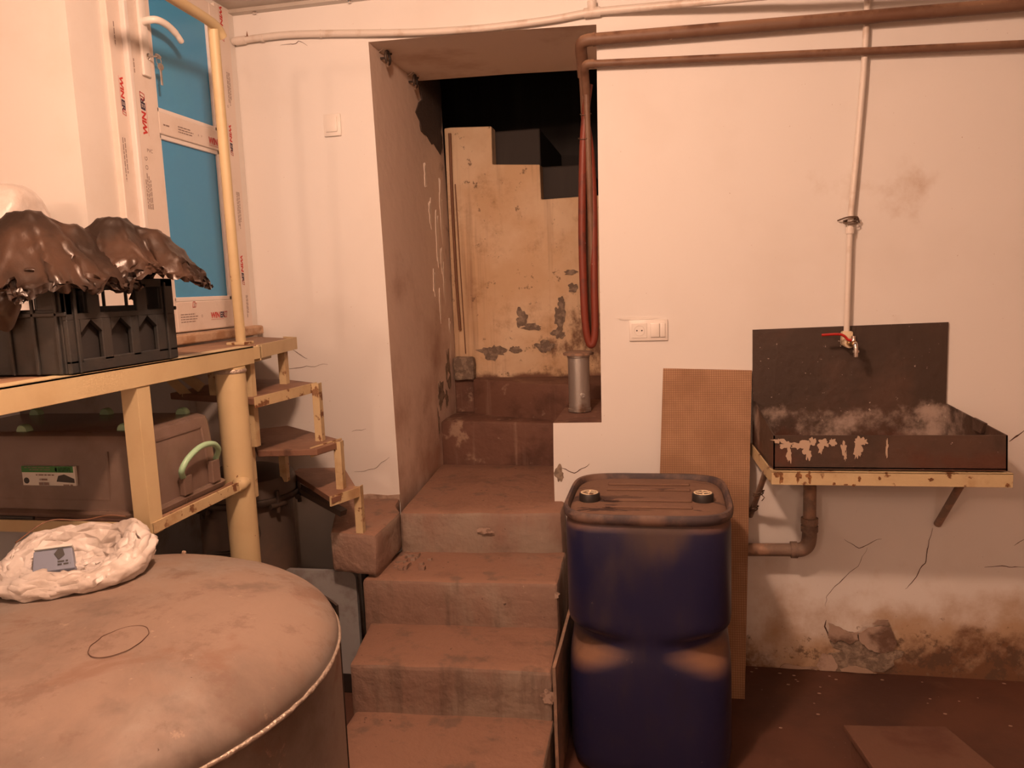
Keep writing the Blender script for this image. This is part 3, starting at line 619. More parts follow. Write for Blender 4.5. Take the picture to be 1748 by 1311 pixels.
bm = box(BM(), -1.135, -1.115, -.45, -.43, .80, .824, .002); obj('bolt', bm, M['iron'], st)

# ---------------------------------------------------------------- dark cooking pot / boiler behind the pillar
pt = thing('boiler_can', 'dark painted boiler can with clamped lid behind the cream pillar', 'boiler', (-1.60, -.40, 0))
C0 = (-1.62, -.36, 0)
bm = lathe(BM(), [(.17, 0), (.175, .02), (.175, .775), (.17, .795)], C0, 40); obj('body', bm, M['ironlid'], pt, smooth=40)
bm = lathe(BM(), [(.19, .79), (.198, .80), (.198, .835), (.185, .865), (.12, .887), (.02, .895)], C0, 40); obj('lid', bm, M['ironlid'], pt, smooth=30)
bm = lathe(BM(), [(.204, .775), (.21, .787), (.204, .799)], C0, 40); obj('rim_ring', bm, M['iron'], pt, smooth=60)
for k in range(6):
    a = math.radians(-110 + k*42); p = Vector((C0[0]+.205*math.cos(a), C0[1]+.205*math.sin(a), 0)); t = Vector((-math.sin(a), math.cos(a), 0))
    bm = tube(BM(), [p+t*.035+Vector((0, 0, .77)), p-t*.035+Vector((0, 0, .77))], .011, 10); tube(bm, [p+Vector((0, 0, .74)), p+Vector((0, 0, .825))], .008, 10)
    obj('clamp', bm, M['iron'], pt, smooth=40)
bm = tube(BM(), smooth_path([(-1.47, -.56, .74), (-1.43, -.62, .70), (-1.50, -.66, .66), (-1.62, -.64, .64)]), .007, 8); obj('bail', bm, M['iron'], pt, smooth=50)

# shadowy bundle under the deck behind the tub
o = tag(obj('enamel_lid', lathe_ax(BM(), [(.06, 0), (.062, .004), (.03, .016), (.006, .02)], (-1.52, -.55, .99), (.5, -.5, .6), 24), M['enamel'], None, smooth=50, origin=(-1.52, -.55, .97)), 'small white enamel lid resting on the boiler left of the pillar', 'lid')

# ---------------------------------------------------------------- clear storage tub, upside down on the lower shelf
tb = thing('storage_tub', 'clear plastic storage tub upside down with green handle on lower shelf', 'storage box', (-1.6, -1.12, .973))
def ring_rect(x0, x1, y0, y1, z, r, k=4):
    P = []
    for (cx, cy, a0) in ((x1-r, y1-r, 0), (x0+r, y1-r, 90), (x0+r, y0+r, 180), (x1-r, y0+r, 270)):
        for i in range(k+1):
            a = math.radians(a0 + 90*i/k); P.append((cx+r*math.cos(a), cy+r*math.sin(a), z))
    return P
TX0, TX1, TY0, TY1 = -2.03, -1.335, -1.315, -.955
bm = BM(); loft(bm, [ring_rect(TX0, TX1, TY0, TY1, 1.0, .03), ring_rect(TX0+.012, TX1-.012, TY0+.012, TY1-.012, 1.19, .03), ring_rect(TX0+.016, TX1-.016, TY0+.016, TY1-.016, 1.205, .03), ring_rect(TX0+.03, TX1-.03, TY0+.03, TY1-.03, 1.214, .03)])
obj('tub_body', bm, M['clearbox'], tb, smooth=40)
bm = BM(); loft(bm, [ring_rect(TX0-.012, TX1+.012, TY0-.012, TY1+.012, .992-.006, .035), ring_rect(TX0-.015, TX1+.015, TY0-.015, TY1+.015, 1.000, .035), ring_rect(TX0-.006, TX1+.006, TY0-.006, TY1+.006, 1.008, .035)])
obj('tub_lid', bm, M['clearbox'], tb, smooth=40)
bm = BM()
for q in ((-1.99, -1.44, 1.035, 1.165),): 
    y = TY0+.004
    for a, b in (((q[0], y, q[2]), (q[1], y, q[2])), ((q[1], y, q[2]), (q[1], y+.004, q[3]))): bar(bm, a, b, .004, .004)
x = TX1-.006
for a, b in (((x+.004, -1.25, 1.035), (x-.004, -1.24, 1.18)), ((x+.004, -1.02, 1.035), (x-.004, -1.03, 1.18)), ((x-.004, -1.24, 1.18), (x-.004, -1.03, 1.18))): bar(bm, a, b, .004, .006)
obj('moulded_rib', bm, M['clearbox'], tb)
bm = tube(BM(), smooth_path([(-1.330, -1.155, 1.055), (-1.312, -1.185, 1.085), (-1.305, -1.160, 1.115), (-1.303, -1.10, 1.135), (-1.303, -1.04, 1.130), (-1.310, -1.005, 1.105), (-1.328, -.995, 1.075)]), .0085, 10)
obj('handle', bm, M['green'], tb, smooth=40)['label'] = 'pale green clip handle'
for y0, z1 in ((-1.17, 1.062), (-1.03, 1.075)): obj('handle_lug', box(BM(), -1.336, -1.318, y0, y0+.04, 1.008, z1, .003), M['clearbox'], tb)
for (x, y) in ((-1.42, -1.0), (-1.42, -1.255), (-1.68, -1.0), (-1.72, -1.27), (-1.93, -1.0), (-1.93, -1.27)):
    bm = lathe_ax(BM(), [(.016, -.012), (.019, -.008), (.019, .008), (.016, .012)], (x, y, 1.214), (0, 1, 0), 18); obj('wheel', bm, M['green'], tb, smooth=40)
lb = obj('product_label', box(BM(), -1.70, -1.536, TY0-.0015, TY0+.006, 1.074, 1.127), M['label_white'], tb)
yl = TY0-.0022
def dec(x0, x1, z0, z1, m): obj('label_print', prism(BM(), [(x0, yl, z0), (x1, yl, z0), (x1, yl, z1), (x0, yl, z1)], (0, .0006, 0)), M[m], lb)
dec(-1.70, -1.541, 1.110, 1.127, 'label_green')
for k in range(9): dec(-1.585+.0042*k, -1.583+.0042*k, 1.112, 1.124, 'label_white')
dec(-1.596, -1.590, 1.113, 1.123, 'label_white')
bm = prism(BM(), [(-1.595, yl, 1.085), (-1.588, yl, 1.101), (-1.57, yl, 1.105), (-1.540, yl, 1.093), (-1.540, yl, 1.082)], (0, .0006, 0)); obj('label_picture', bm, M['ink'], lb)
lathe_ax_b = lathe_ax(BM(), [(.0085, 0), (.0085, .0006)], (-1.688, yl, 1.087), (0, 1, 0), 16); obj('label_seal', lathe_ax_b, M['ink'], lb)
fine_print((-1.60, yl, 1.105), (-1, 0, 0), (0, 0, -1), .075, 1, .006, lb, .0035); fine_print((-1.622, yl, 1.093), (-1, 0, 0), (0, 0, -1), .032, 1, .006, lb, .005); fine_print((-1.618, yl, 1.083), (-1, 0, 0), (0, 0, -1), .042, 1, .006, lb, .008)
fine_print((-1.545, yl, 1.078), (-1, 0, 0), (0, 0, -1), .04, 1, .006, lb, .004); fine_print((-1.61, yl-.0008, 1.1185), (-1, 0, 0), (0, 0, -1), .085, 2, .006, lb, .002)

# ---------------------------------------------------------------- bottle crate with black bags
cr = thing('bottle_crate', 'dark grey plastic bottle crate with arched windows on the platform', 'crate', (-1.45, -1.36, 1.396))
CX0, CX1, CY0, CY1, CZ0, CZ1 = -1.605, -1.302, -1.555, -1.165, 1.398, 1.612
def crate_long(x, s):
    bm = BM(); t = .012*s
    def P(y0, y1, z0, z1): box(bm, min(x, x-t), max(x, x-t), y0, y1, z0, z1, .002, 1)
    P(CY0, CY1, CZ0, 1.428); P(CY0, CY1, 1.518, 1.534); P(CY0, CY1, 1.590, CZ1)
    P(CY0, -1.515, 1.42, 1.52); P(-1.447, -1.415, 1.42, 1.52); P(-1.345, -1.315, 1.42, 1.52); P(-1.245, CY1, 1.42, 1.52)
    for a, b in ((-1.515, -1.447), (-1.415, -1.345), (-1.315, -1.245)):
        mdl = (a+b)/2
        prism(bm, [(x, a, 1.49), (x, mdl, 1.518), (x, a, 1.52)], (-t, 0, 0)); prism(bm, [(x, b, 1.49), (x, b, 1.52), (x, mdl, 1.518)], (-t, 0, 0))
    P(CY0, -1.535, 1.53, CZ1); P(CY0, -1.52, 1.53, 1.60); P(-1.485, -1.445, 1.53, 1.60); P(-1.315, -1.275, 1.53, 1.60); P(-1.215, CY1, 1.53, CZ1)
    return bm
for x, s in ((CX1, 1), (CX0, -1)):
    sd = obj('crate_side', crate_long(x, s), M['crate'], cr)
    bm = box(BM(), min(x-.016*s, x-.02*s), max(x-.016*s, x-.02*s), CY0+.01, CY1-.01, 1.41, 1.525); obj('inner_panel', bm, M['crate_in'], sd)
    for y in (-1.53, -1.205):
        bm = box(BM(), min(x, x+.006*s), max(x, x+.006*s), y-.004, y+.004, CZ0, CZ1-.01, .0015, 1); obj('rib', bm, M['crate'], sd)
for y, s in ((CY0, 1), (CY1, -1)):
    bm = BM(); box(bm, CX0+.0125, CX1-.0125, min(y, y+.012*s), max(y, y+.012*s), CZ0, 1.545, .002, 1); box(bm, CX0+.0125, CX1-.0125, min(y, y+.012*s), max(y, y+.012*s), 1.588, CZ1, .002, 1)
    box(bm, CX0+.0125, -1.53, min(y, y+.012*s), max(y, y+.012*s), 1.54, 1.60, .002, 1); box(bm, -1.375, CX1-.0125, min(y, y+.012*s), max(y, y+.012*s), 1.54, 1.60, .002, 1)
    e = obj('crate_end', bm, M['crate'], cr)
    for x in (-1.325, -1.385, -1.45, -1.52, -1.58):
        bm = box(BM(), x-.004, x+.004, min(y, y-.007*s), max(y, y-.007*s), CZ0, CZ1-.012, .0015, 1); obj('rib', bm, M['crate'], e)
    bm = box(BM(), CX0-.003, CX1+.003, min(y, y-.007*s), max(y, y-.007*s), 1.528, 1.538, .002, 1); obj('rib', bm, M['crate'], e)
obj('crate_floor', box(BM(), CX0+.006, CX1-.006, CY0+.006, CY1-.006, CZ0+.002, CZ0+.012), M['crate_in'], cr)
def bottle(x, y, z, h, label, m='glassbottle'):
    b = thing('glass_bottle', label, 'bottle', (x, y, z))
    bm = lathe(BM(), [(.028, 0), (.033, .006), (.033, h*.58), (.028, h*.68), (.013, h*.80), (.012, h*.95), (.0145, h*.955), (.0145, h)], (x, y, z), 24); obj('body', bm, M[m], b, smooth=40)
    bm = lathe(BM(), [(.026, .006), (.0295, .012), (.0295, h*.22), (.02, h*.225)], (x, y, z), 20); obj('drink', bm, M['cable'], b, smooth=40)
    return b
bottle(-1.475, -1.70, 1.396, .21, 'small clear glass bottle standing left of the dark grey crate')
def crumple(bm, amp, sc, seed):
    bm.normal_update()
    for v in bm.verts:
        q = v.co*sc + Vector((seed, seed*2, 0))
        d = 0; a = 1.0
        for k in range(3):
            d += a*(1 - 2.2*abs(noise.noise(q))); q = q*2.05 + Vector((1.7, 9.2, 3.3)); a *= .5
        v.co += v.normal*d*amp
def blob(rings, n=72, m=60):
    """rings: (cx,cy,ztop,zbot,depth_radius) along a path -> lofted closed skin"""
    P = smooth_path([Vector(r[:3]) for r in rings], m//max(1, len(rings)-1)); Q = smooth_path([Vector((r[3], r[4], 0)) for r in rings], m//max(1, len(rings)-1))
    R = []
    for i, (p, q) in enumerate(zip(P, Q)):
        t = (P[min(i+1, len(P)-1)]-P[max(i-1, 0)]); t.z = 0; t.normalize(); s = Vector((t.y, -t.x, 0))
        ztop, zb, dr = p.z, q.x, max(q.y, .004); c = (ztop+zb)/2; h = (ztop-zb)/2
        ring = []
        for k in range(n):
            a = 2*math.pi*k/n; ca, sa = math.cos(a), math.sin(a)
            e = .75 if sa > 0 else .6
            ring.append(Vector((p.x, p.y, c)) + s*dr*math.copysign(abs(ca)**.8, ca) + Vector((0, 0, h*math.copysign(abs(sa)**e, sa))))
        R.append(ring)
    bm = BM(); loft(bm, R); return bm
def film(bm, amp, seed, fine=.003):
    """angular crumpling of a coarse skin: flat facets with small creases between them"""
    rnd = random.Random(seed)
    for v in bm.verts: v.co += Vector((rnd.uniform(-1, 1), rnd.uniform(-1, 1), rnd.uniform(-.8, .8)))*amp
    bmesh.ops.triangulate(bm, faces=list(bm.faces), quad_method='BEAUTY')
    bmesh.ops.subdivide_edges(bm, edges=list(bm.edges), cuts=7, use_grid_fill=True)
    bmesh.ops.smooth_vert(bm, verts=list(bm.verts), factor=.4, use_axis_x=True, use_axis_y=True, use_axis_z=True)
    bm.normal_update()
    for v in bm.verts:
        d = 0
        for sc, a, w in ((6, 2.2, 2.6), (11, 1.3, 2.8), (23, .6, 2.2)):
            q = v.co*sc + Vector((seed, sc, 0)); q += noise.noise_vector(q*.6)*.7
            n1 = max(0, 1 - w*abs(noise.noise(q))); d += a*n1**2
        v.co += v.normal*(d*fine)
import numpy as np
def drape(c, u, sx, sy, n, H, seed, steps=260, slack=1.12, z0=.05, fric=.35, pins=()):
    """small position-based cloth: a film sx by sy (along u and across) settles on the height field H"""
    rng = np.random.RandomState(seed); u = np.array(u, float)/np.hypot(*u); v = np.array([-u[1], u[0]])
    m = max(8, int(round(n*sy/sx))); I, J = np.meshgrid(np.linspace(-.5, .5, n), np.linspace(-.5, .5, m), indexing='ij')
    X = np.empty((n, m, 3)); X[..., 0] = c[0] + (I*sx*u[0] + J*sy*v[0]); X[..., 1] = c[1] + (I*sx*u[1] + J*sy*v[1])
    wave = np.zeros((n, m))
    for k in range(9):
        a, b, ph = rng.uniform(-1, 1)*26, rng.uniform(-1, 1)*26, rng.uniform(0, 6.3); wave += np.sin(a*I + b*J + ph)*.006
    X[..., 2] = H(X[..., 0], X[..., 1]) + z0 + wave + rng.uniform(-.003, .003, (n, m))
    lx, ly = sx/(n-1)*slack, sy/(m-1)*slack; ld = math.hypot(lx, ly); V = np.zeros_like(X)
    def con(P, a, b, L, k):
        A, B = P[a], P[b]; d = B-A; l = np.linalg.norm(d, axis=-1, keepdims=True)+1e-9; q = d*(.5*k*(l-L)/l); P[a] = A+q; P[b] = B-q
    S0, S1 = slice(None), slice(None)
    ev = lambda N_, o: (slice(o, N_-1-((N_-1-o) % 2) if (N_-1-o) % 2 else N_-1, 2))
    def pairs(N_, o):
        a = np.arange(o, N_-1, 2); return a, a+1
    for st_ in range(steps):
        V[..., 2] -= 9.8*.006; P = X + V*.006
        for it in range(5):
            for o in (0, 1):
                a, b = pairs(n, o); con(P, (a,), (b,), lx, 1)
                a, b = pairs(m, o); con(P, (slice(None), a), (slice(None), b), ly, 1)
            for di in ((0, 1), (1, 0)):
                A = P[:-1, di[0]:m-1+di[0]].copy(); B = P[1:, di[1]:m-1+di[1]].copy(); d = B-A; l = np.linalg.norm(d, axis=-1, keepdims=True)+1e-9
                q = d*(.12*(l-ld)/l); P[:-1, di[0]:m-1+di[0]] += q; P[1:, di[1]:m-1+di[1]] -= q
            h = H(P[..., 0], P[..., 1]) + .002; under = P[..., 2] < h
            P[..., 2] = np.where(under, h, P[..., 2])
            P[..., :2] = np.where(under[..., None], X[..., :2] + (P[..., :2]-X[..., :2])*fric, P[..., :2])
        V = (P-X)/.006*.93; X = P
    bm = BM(); VV = [[bm.verts.new(X[a_, b_]) for b_ in range(m)] for a_ in range(n)]
    for a_ in range(n-1):
        for b_ in range(m-1): bm.faces.new((VV[a_][b_], VV[a_+1][b_], VV[a_+1][b_+1], VV[a_][b_+1]))
    return bm
def crate_heap(lumps):
    """crate top with angular heaps on it: (x, y, top z, half length, half width, heading)"""
    def H(x, y):
        inside = (x > CX0-.004) & (x < CX1+.004) & (y > CY0-.004) & (y < CY1+.004)
        z = np.where(inside, CZ1+.003, 1.398)
        for lx, ly, lz, rx, ry, a in lumps:
            ca, sa = math.cos(a), math.sin(a); p = ((x-lx)*ca + (y-ly)*sa)/rx; q = ((y-ly)*ca - (x-lx)*sa)/ry
            t = np.clip(1.25 - np.maximum(np.abs(p)*.9+np.abs(q)*.35, np.abs(q)*.9+np.abs(p)*.2), 0, 1)
            z = np.where(t > .02, np.maximum(z, CZ1-.03+(lz-CZ1+.03)*t), z)
        return z
    return H
def creases(bm, fine, seed, bands=((5, 2.4, 3.2), (9, 1.5, 3.4), (19, .8, 3.0))):
    bm.normal_update()
    for v in bm.verts:
        d = 0
        for sc, a, w in bands:
            q = v.co*sc + Vector((seed, sc, 0)); q += noise.noise_vector(q*.7)*.8
            n1 = max(0, 1 - w*abs(noise.noise(q))); d += a*n1**2
        v.co += v.normal*(d*fine)
HA = crate_heap([(-1.430, -1.50, 1.764, .13, .11, .3), (-1.41, -1.40, 1.735, .12, .13, -.2), (-1.55, -1.53, 1.68, .09, .06, 0)])
bm = drape((-1.430, -1.475), (.35, .94), .43, .47, 66, HA, 4, slack=1.16); creases(bm, .0028, 3)
bb = obj('bin_bag', bm, M['blackbag'], None, smooth=70, origin=(-1.43, -1.45, 1.612), recalc=False); tag(bb, 'crumpled black plastic bag draped over the near end of the crate', 'bag')
bm = BM(); G = []
for i in range(26):
    row = []
    for j in range(26):
        a, t = i/25, j/25; x = -1.53 + .19*a; bot = 1.455 + .15*a + .03*math.sin(a*9); z = 1.645 - (1.645-bot)*t
        y = -1.568 - .022*math.sin(t*2.6) - .018*noise.noise(Vector((a*5, t*1.6, 2))) - .008*abs(noise.noise(Vector((a*13, t*6, 5))))
        row.append(bm.verts.new((x + .02*noise.noise(Vector((a*3, t*3, 8)))*t, min(y, -1.5665), z)))
    G.append(row)
for i in range(25):
    for j in range(25): bm.faces.new((G[i][j], G[i][j+1], G[i+1][j+1], G[i+1][j]))
creases(bm, .0015, 5)
obj('hanging_flap', bm, M['blackbag'], bb, smooth=60)
HB = crate_heap([(-1.385, -1.27, 1.765, .13, .14, .4), (-1.325, -1.215, 1.735, .11, .10, -.3), (-1.285, -1.185, 1.66, .07, .06, 0)])
bm = drape((-1.365, -1.255), (.30, .95), .36, .42, 56, HB, 9, slack=1.16); creases(bm, .0028, 7)
b2 = obj('bin_bag', bm, M['blackbag'], None, smooth=70, origin=(-1.34, -1.22, 1.612), recalc=False); tag(b2, 'crumpled black plastic bag hanging over the far end of the crate', 'bag')
bm = blob([(-1.96, -1.20, 1.70, 1.40, .03), (-1.88, -1.17, 1.84, 1.398, .10), (-1.80, -1.15, 1.885, 1.398, .12), (-1.75, -1.13, 1.86, 1.398, .10), (-1.715, -1.12, 1.76, 1.42, .03)])
crumple(bm, .012, 8, 5)
for v in bm.verts: v.co.z = max(v.co.z, 1.397)
o = tag(obj('plastic_bag', bm, M['whitebag'], None, smooth=60, origin=(-1.82, -1.15, 1.395)), 'white plastic bag standing on the platform behind the black bags', 'bag')

# ---------------------------------------------------------------- big steel tank, lower left
TC = (-1.205, -1.775, 0); TR = .546
tk = thing('steel_tank', 'large round dusty steel tank with domed top in the foreground', 'tank', TC)
prof = [(TR-.02, 0), (TR, .01), (TR, .80), (TR, .822)]
for k in range(1, 25):
    a = k/24*math.pi/2
    prof.append((TR*math.cos(a)**.62, .822 + .112*math.sin(a)**1.0))
prof[-1] = (.004, .934)
bm = lathe(BM(), prof, TC, 128)
for v in bm.verts:
    if v.co.z > .84: v.co.z += .0035*noise.noise(v.co*5) + .0012*noise.noise(v.co*17)
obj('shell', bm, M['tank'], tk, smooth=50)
bm = BM(); P = []
for k in range(241):
    a = 2*math.pi*k/240; P.append((TC[0]+(TR+.0006)*math.cos(a), TC[1]+(TR+.0006)*math.sin(a), .818 + 0.002*noise.noise(Vector((math.cos(a)*30, math.sin(a)*30, 0)))))
tube(bm, P, [.0048*(1+.35*noise.noise(Vector(p)*70)) for p in P], 8, False); obj('weld_seam', bm, M['weld'], tk, smooth=60)
zt = lambda x, y: .822 + .112*math.sqrt(max(0, 1-(math.hypot(x-TC[0], y-TC[1])/TR)**(2/.62)))
P = []
for k in range(61):
    a = 2*math.pi*k/60; x = -1.00 + .042*math.cos(a)*(1+.08*noise.noise(Vector((math.cos(a)*3, math.sin(a)*3, 1)))); y = -1.86 + .062*math.sin(a); P.append((x, y, zt(x, y)+.0006))
bm = tube(BM(), P, .0008, 5, False); obj('ring_stain', bm, M['crack'], tk)
bm = BM(); P = [(TC[0]+(TR+.013)*math.cos(2*math.pi*k/120), TC[1]+(TR+.013)*math.sin(2*math.pi*k/120), .80) for k in range(121)]
bm = lathe(BM(), [(TR+.004, .0), (TR+.02, .0), (TR+.02, .02), (TR+.004, .02)], TC, 96); obj('base_ring', bm, M['rubber'], tk)
# near-black sheet lining the gap behind the tank
bm = BM(); R0, R1 = TR+.028, TR+.034; A = []
n = 64
for k in range(n+1):
    a = math.radians(44 + 80*k/n); A.append((math.cos(a), math.sin(a)))
pts = [(TC[0]+R0*c, TC[1]+R0*s, 0) for c, s in A] + [(TC[0]+R1*c, TC[1]+R1*s, 0) for c, s in A[::-1]]
V0 = [bm.verts.new(p) for p in pts]; V1 = [bm.verts.new((p[0], p[1], .80)) for p in pts]; N_ = len(pts)
for i in range(N_): bm.faces.new((V0[i], V0[(i+1) % N_], V1[(i+1) % N_], V1[i]))
for i in range(n): bm.faces.new((V1[i], V1[i+1], V1[N_-2-i], V1[N_-1-i]))
o = tag(obj('dark_sheet', bm, M['rubber'], None, smooth=40, origin=(TC[0]+.5, TC[1]+.3, 0)), 'dark sheet wrapped round the back of the steel tank', 'sheet')
o = tag(obj('plaster_crumb', rough(box(BM(), -1.262, -1.252, -1.292, -1.282, .879, .892, .002), .002, 90), M['chip'], None, origin=(-1.257, -1.287, .879)), 'tiny white crumb on the far rim of the tank', 'crumb')

# white carrier bag on the tank
BC = Vector((-1.338, -1.566)); bu = Vector((.85, .53)).normalized(); bv = Vector((-bu.y, bu.x))
def bagpt(a, r, z, w=0):
    su, sv = (.160, .150)
    p = BC + bu*(su*r*math.cos(a)) + bv*(sv*r*math.sin(a))
    return Vector((p.x, p.y, z))
n = 30; rings = []
def zrim(a): return .992 + .026*math.sin(a) + .010*math.sin(3*a+1) + .012*math.cos(a)
prof = [(.55, 0, .0), (.86, 0, .02), (.98, .25, 0), (1.03, .5, 0), (1.0, .75, 0), (.93, .93, 0), (.85, 1.0, 0), (.78, .97, 0), (.70, .80, 0), (.62, .55, 0), (.55, .35, 0), (.42, .25, 0), (.2, .22, 0), (.02, .22, 0)]
PR = smooth_path([Vector((a, b, c)) for a, b, c in prof], 2)
for pp in PR:
    ring = []
    for k in range(n):
        a = 2*math.pi*k/n; base = zt(*bagpt(a, min(1, pp.x), 0).xy)+.004
        if math.hypot(*(bagpt(a, pp.x, 0).xy - Vector(TC[:2]))) > TR*.985: base = max(base, .87)
        z = base + (zrim(a)-base)*pp.y
        p = bagpt(a, pp.x*(1+.05*noise.noise(Vector((math.cos(a)*1.6, math.sin(a)*1.6, pp.y)))), z); ring.append(p)
    rings.append(ring)
bm = BM(); loft(bm, rings); film(bm, .009, 21, .0035)
for v in bm.verts: v.co.z = max(v.co.z, zt(v.co.x, v.co.y)+.0015)
cb = obj('carrier_bag', bm, M['whitebag'], None, smooth=70, origin=(BC.x, BC.y, .92)); tag(cb, 'open white carrier bag lying on the steel tank', 'bag')
P = [bagpt(math.radians(d), .88, zrim(math.radians(d))+.018+.004*math.sin(d*.12)) for d in range(45, 160, 5)]
bm = tube(BM(), smooth_path(P, 3), .0016, 6); obj('rim_cord', bm, M['cable'], cb)
bx = thing('small_carton', 'small blue grey printed carton inside the white carrier bag', 'carton', (-1.385, -1.585, .945))
d1, d2 = Vector((.86, .51, .0)).normalized(), Vector((-.35, .55, .75)).normalized(); q0 = Vector((-1.400, -1.628, .957))
bm = prism(BM(), [q0, q0+d1*.085, q0+d1*.078+d2*.052, q0+d2*.052], d1.cross(d2)*-.03, .002); obj('box_body', bm, M['cartonblue'], bx)
nr = d1.cross(d2)*.0012; bm = BM(); bm.faces.new([bm.verts.new(q0+nr+d1*a+d2*b) for a, b in ((.042, .04), (.05, .052), (.06, .05), (.064, .035), (.052, .024))]); obj('print_mark', bm, M['ink'], bx, recalc=False)
fine_print(q0+d1*.05+d2*.018+nr*.2, d1, d2, .028, 2, .007, bx, .004, 'ink')
bm = prism(BM(), [q0+d2*.056, q0+d1*.078+d2*.056, q0+d1*.078+d2*.062, q0+d2*.062], d1.cross(d2)*-.03, .001); obj('box_flap', bm, M['label_white'], bx)

# ---------------------------------------------------------------- blue square drum
dr = thing('plastic_drum', 'tall square blue plastic drum with dusty top beside the steps', 'drum', (-.057, -.535, 0))
DC = Vector((-.057, -.535)); DH = .258
def sq(z, h, e, n=96, dc=DC):
    out = []
    for k in range(n):
        a = 2*math.pi*k/n; c, s = math.cos(a), math.sin(a); r = (abs(c)**e + abs(s)**e)**(-1/e)
        out.append((dc.x + h*r*c, dc.y + h*r*s, z))
    return out
S_ = [(.0, .225, 4.5), (.008, .240, 4.8), (.03, .252, 5), (.07, DH, 5), (.28, DH, 5), (.335, DH, 4.8), (.365, .2575, 4.2), (.385, .256, 3.4), (.405, .2545, 2.6), (.425, .253, 2.1), (.440, .2525, 2.0), (.455, .253, 2.05), (.468, .2545, 2.6), (.480, .256, 3.4), (.497, .2575, 4.4), (.52, DH, 5),
      (.70, DH, 5), (.80, DH, 5), (.818, .255, 5), (.828, .250, 4.8), (.838, .248, 4.8), (.842, .20, 4.6), (.843, .05, 3)]
bm = BM(); loft(bm, [sq(*s) for s in S_]); obj('body', bm, M['blue'], dr, smooth=38)
bm = BM(); loft(bm, [sq(*s) for s in [(.832, .246, 4.6), (.830, .257, 4.6), (.838, .264, 4.6), (.852, .266, 4.6), (.862, .261, 4.6), (.862, .252, 4.6), (.848, .247, 4.6), (.838, .246, 4.6)]], False)
obj('rim', bm, M['drumrim'], dr, smooth=40)
bm = BM(); loft(bm, [sq(z, h, 4.4) for z, h in ((.8425, .244), (.846, .240), (.850, .225), (.852, .20), (.8525, .02))], True); obj('top_panel', bm, M['bluedust'], dr, smooth=40)
for y in (-.675, -.60, -.47, -.40):
    bm = BM(); box(bm, DC.x-.14, DC.x+.14, y-.012, y+.012, .851, .858, .0045, 3); obj('top_rib', bm, M['bluedust'], dr, smooth=40)
for (x, y) in ((-.243, -.60), (.118, -.585)):
    bm = lathe(BM(), [(.034, .0), (.034, .022), (.031, .026)], (x, y, .852), 28); c = obj('bung', bm, M['black'], dr, smooth=40)
    bm = lathe(BM(), [(.029, .024), (.029, .027), (.024, .028), (.022, .025), (.004, .025)], (x, y, .852), 28); obj('bung_cap', bm, M['cream'], c, smooth=30)
    bm = BM(); box(bm, x-.02, x+.02, y-.003, y+.003, .876, .8805, .001); box(bm, x-.003, x+.003, y-.02, y+.02, .876, .8805, .001); obj('bung_cross', bm, M['cream'], c)
# dark narrow strip between drum and steps
bm = BM(); prism(bm, [(-.344, -.86, 0), (-.334, -.86, 0), (-.336, -.20, 0), (-.346, -.20, 0)], (0, 0, .40)); rough(bm, .002, 7, 3, 2)
o = tag(obj('dark_strip', bm, M['pipe_dirty'], None, origin=(-.35, -.53, 0)), 'dark narrow strip standing between the steps and the blue drum', 'board')

# ---------------------------------------------------------------- hardboard sheet leaning on the wall
bm = prism(BM(), [(-.002, -.010, 1.214), (.331, -.010, 1.201), (.281, -.258, .0), (-.055, -.258, .0)], (0, .007, .0012), .001)
o = tag(obj('hardboard_sheet', bm, M['hardboard'], None, origin=(.13, -.25, 0)), 'brown mesh textured hardboard sheet leaning on the wall behind the drum', 'board')

# ---------------------------------------------------------------- steel sink
sk = thing('steel_sink', 'dark sheet steel wall sink on a cream yellow bracket frame', 'sink', (.70, -.2, .86))
SX0, SX1, SY = .358, 1.072, -.40
bm = prism(BM(), [(.334, -.004, .90), (1.016, -.004, .90), (1.014, -.004, 1.367), (.66, -.004, 1.362), (.333, -.004, 1.357)], (0, -.006, 0)); obj('splashback', bm, M['sink'], sk)
bm = prism(BM(), [(SX0, SY, .912), (SX1, SY, .912), (SX1-.004, SY, 1.028), (SX0, SY, 1.027)], (0, .005, 0)); obj('front_panel', bm, M['sink'], sk)
bm = prism(BM(), [(SX0, SY, .912), (SX0, SY, 1.027), (.338, -.010, 1.083), (.338, -.010, .90)], (.005, 0, 0)); obj('side_panel', bm, M['sink'], sk)
bm = prism(BM(), [(SX1, SY, .912), (SX1-.004, SY, 1.028), (1.020, -.010, 1.068), (1.020, -.010, .90)], (-.005, 0, 0)); obj('side_panel', bm, M['sink'], sk)
bm = prism(BM(), [(SX0, SY, .916), (SX1, SY, .916), (1.016, -.01, .916), (.338, -.01, .916)], (0, 0, .004)); obj('basin_floor', bm, M['sink'], sk)
bm = prism(BM(), [(1.052, -.285, 1.045), (1.046, -.20, 1.05), (1.036, -.235, 1.015), (1.044, -.28, 1.01)], (-.012, -.004, .002)); obj('bent_tab', bm, M['sink'], sk)
for cx, cz, rx, rz, sd in ((.372, 1.010, .018, .008, 1), (.395, .998, .020, .013, 2), (.408, .968, .007, .030, 3), (.445, .995, .026, .014, 4), (.466, .975, .012, .028, 5), (.482, 1.008, .010, .012, 6), (.515, 1.0, .018, .016, 7), (.508, .985, .007, .015, 8), (.545, 1.004, .010, .012, 9), (.579, .985, .008, .026, 10), (.584, .960, .005, .016, 11), (.625, .998, .016, .020, 12), (.622, .972, .010, .020, 13), (.641, 1.005, .010, .010, 14), (.712, .985, .004, .026, 15)):
    patch(cx, cz, rx, rz, SY-.0003-.00012*sd, .0012, M['peel'], sk, 'peeled_paint', sd, .75)
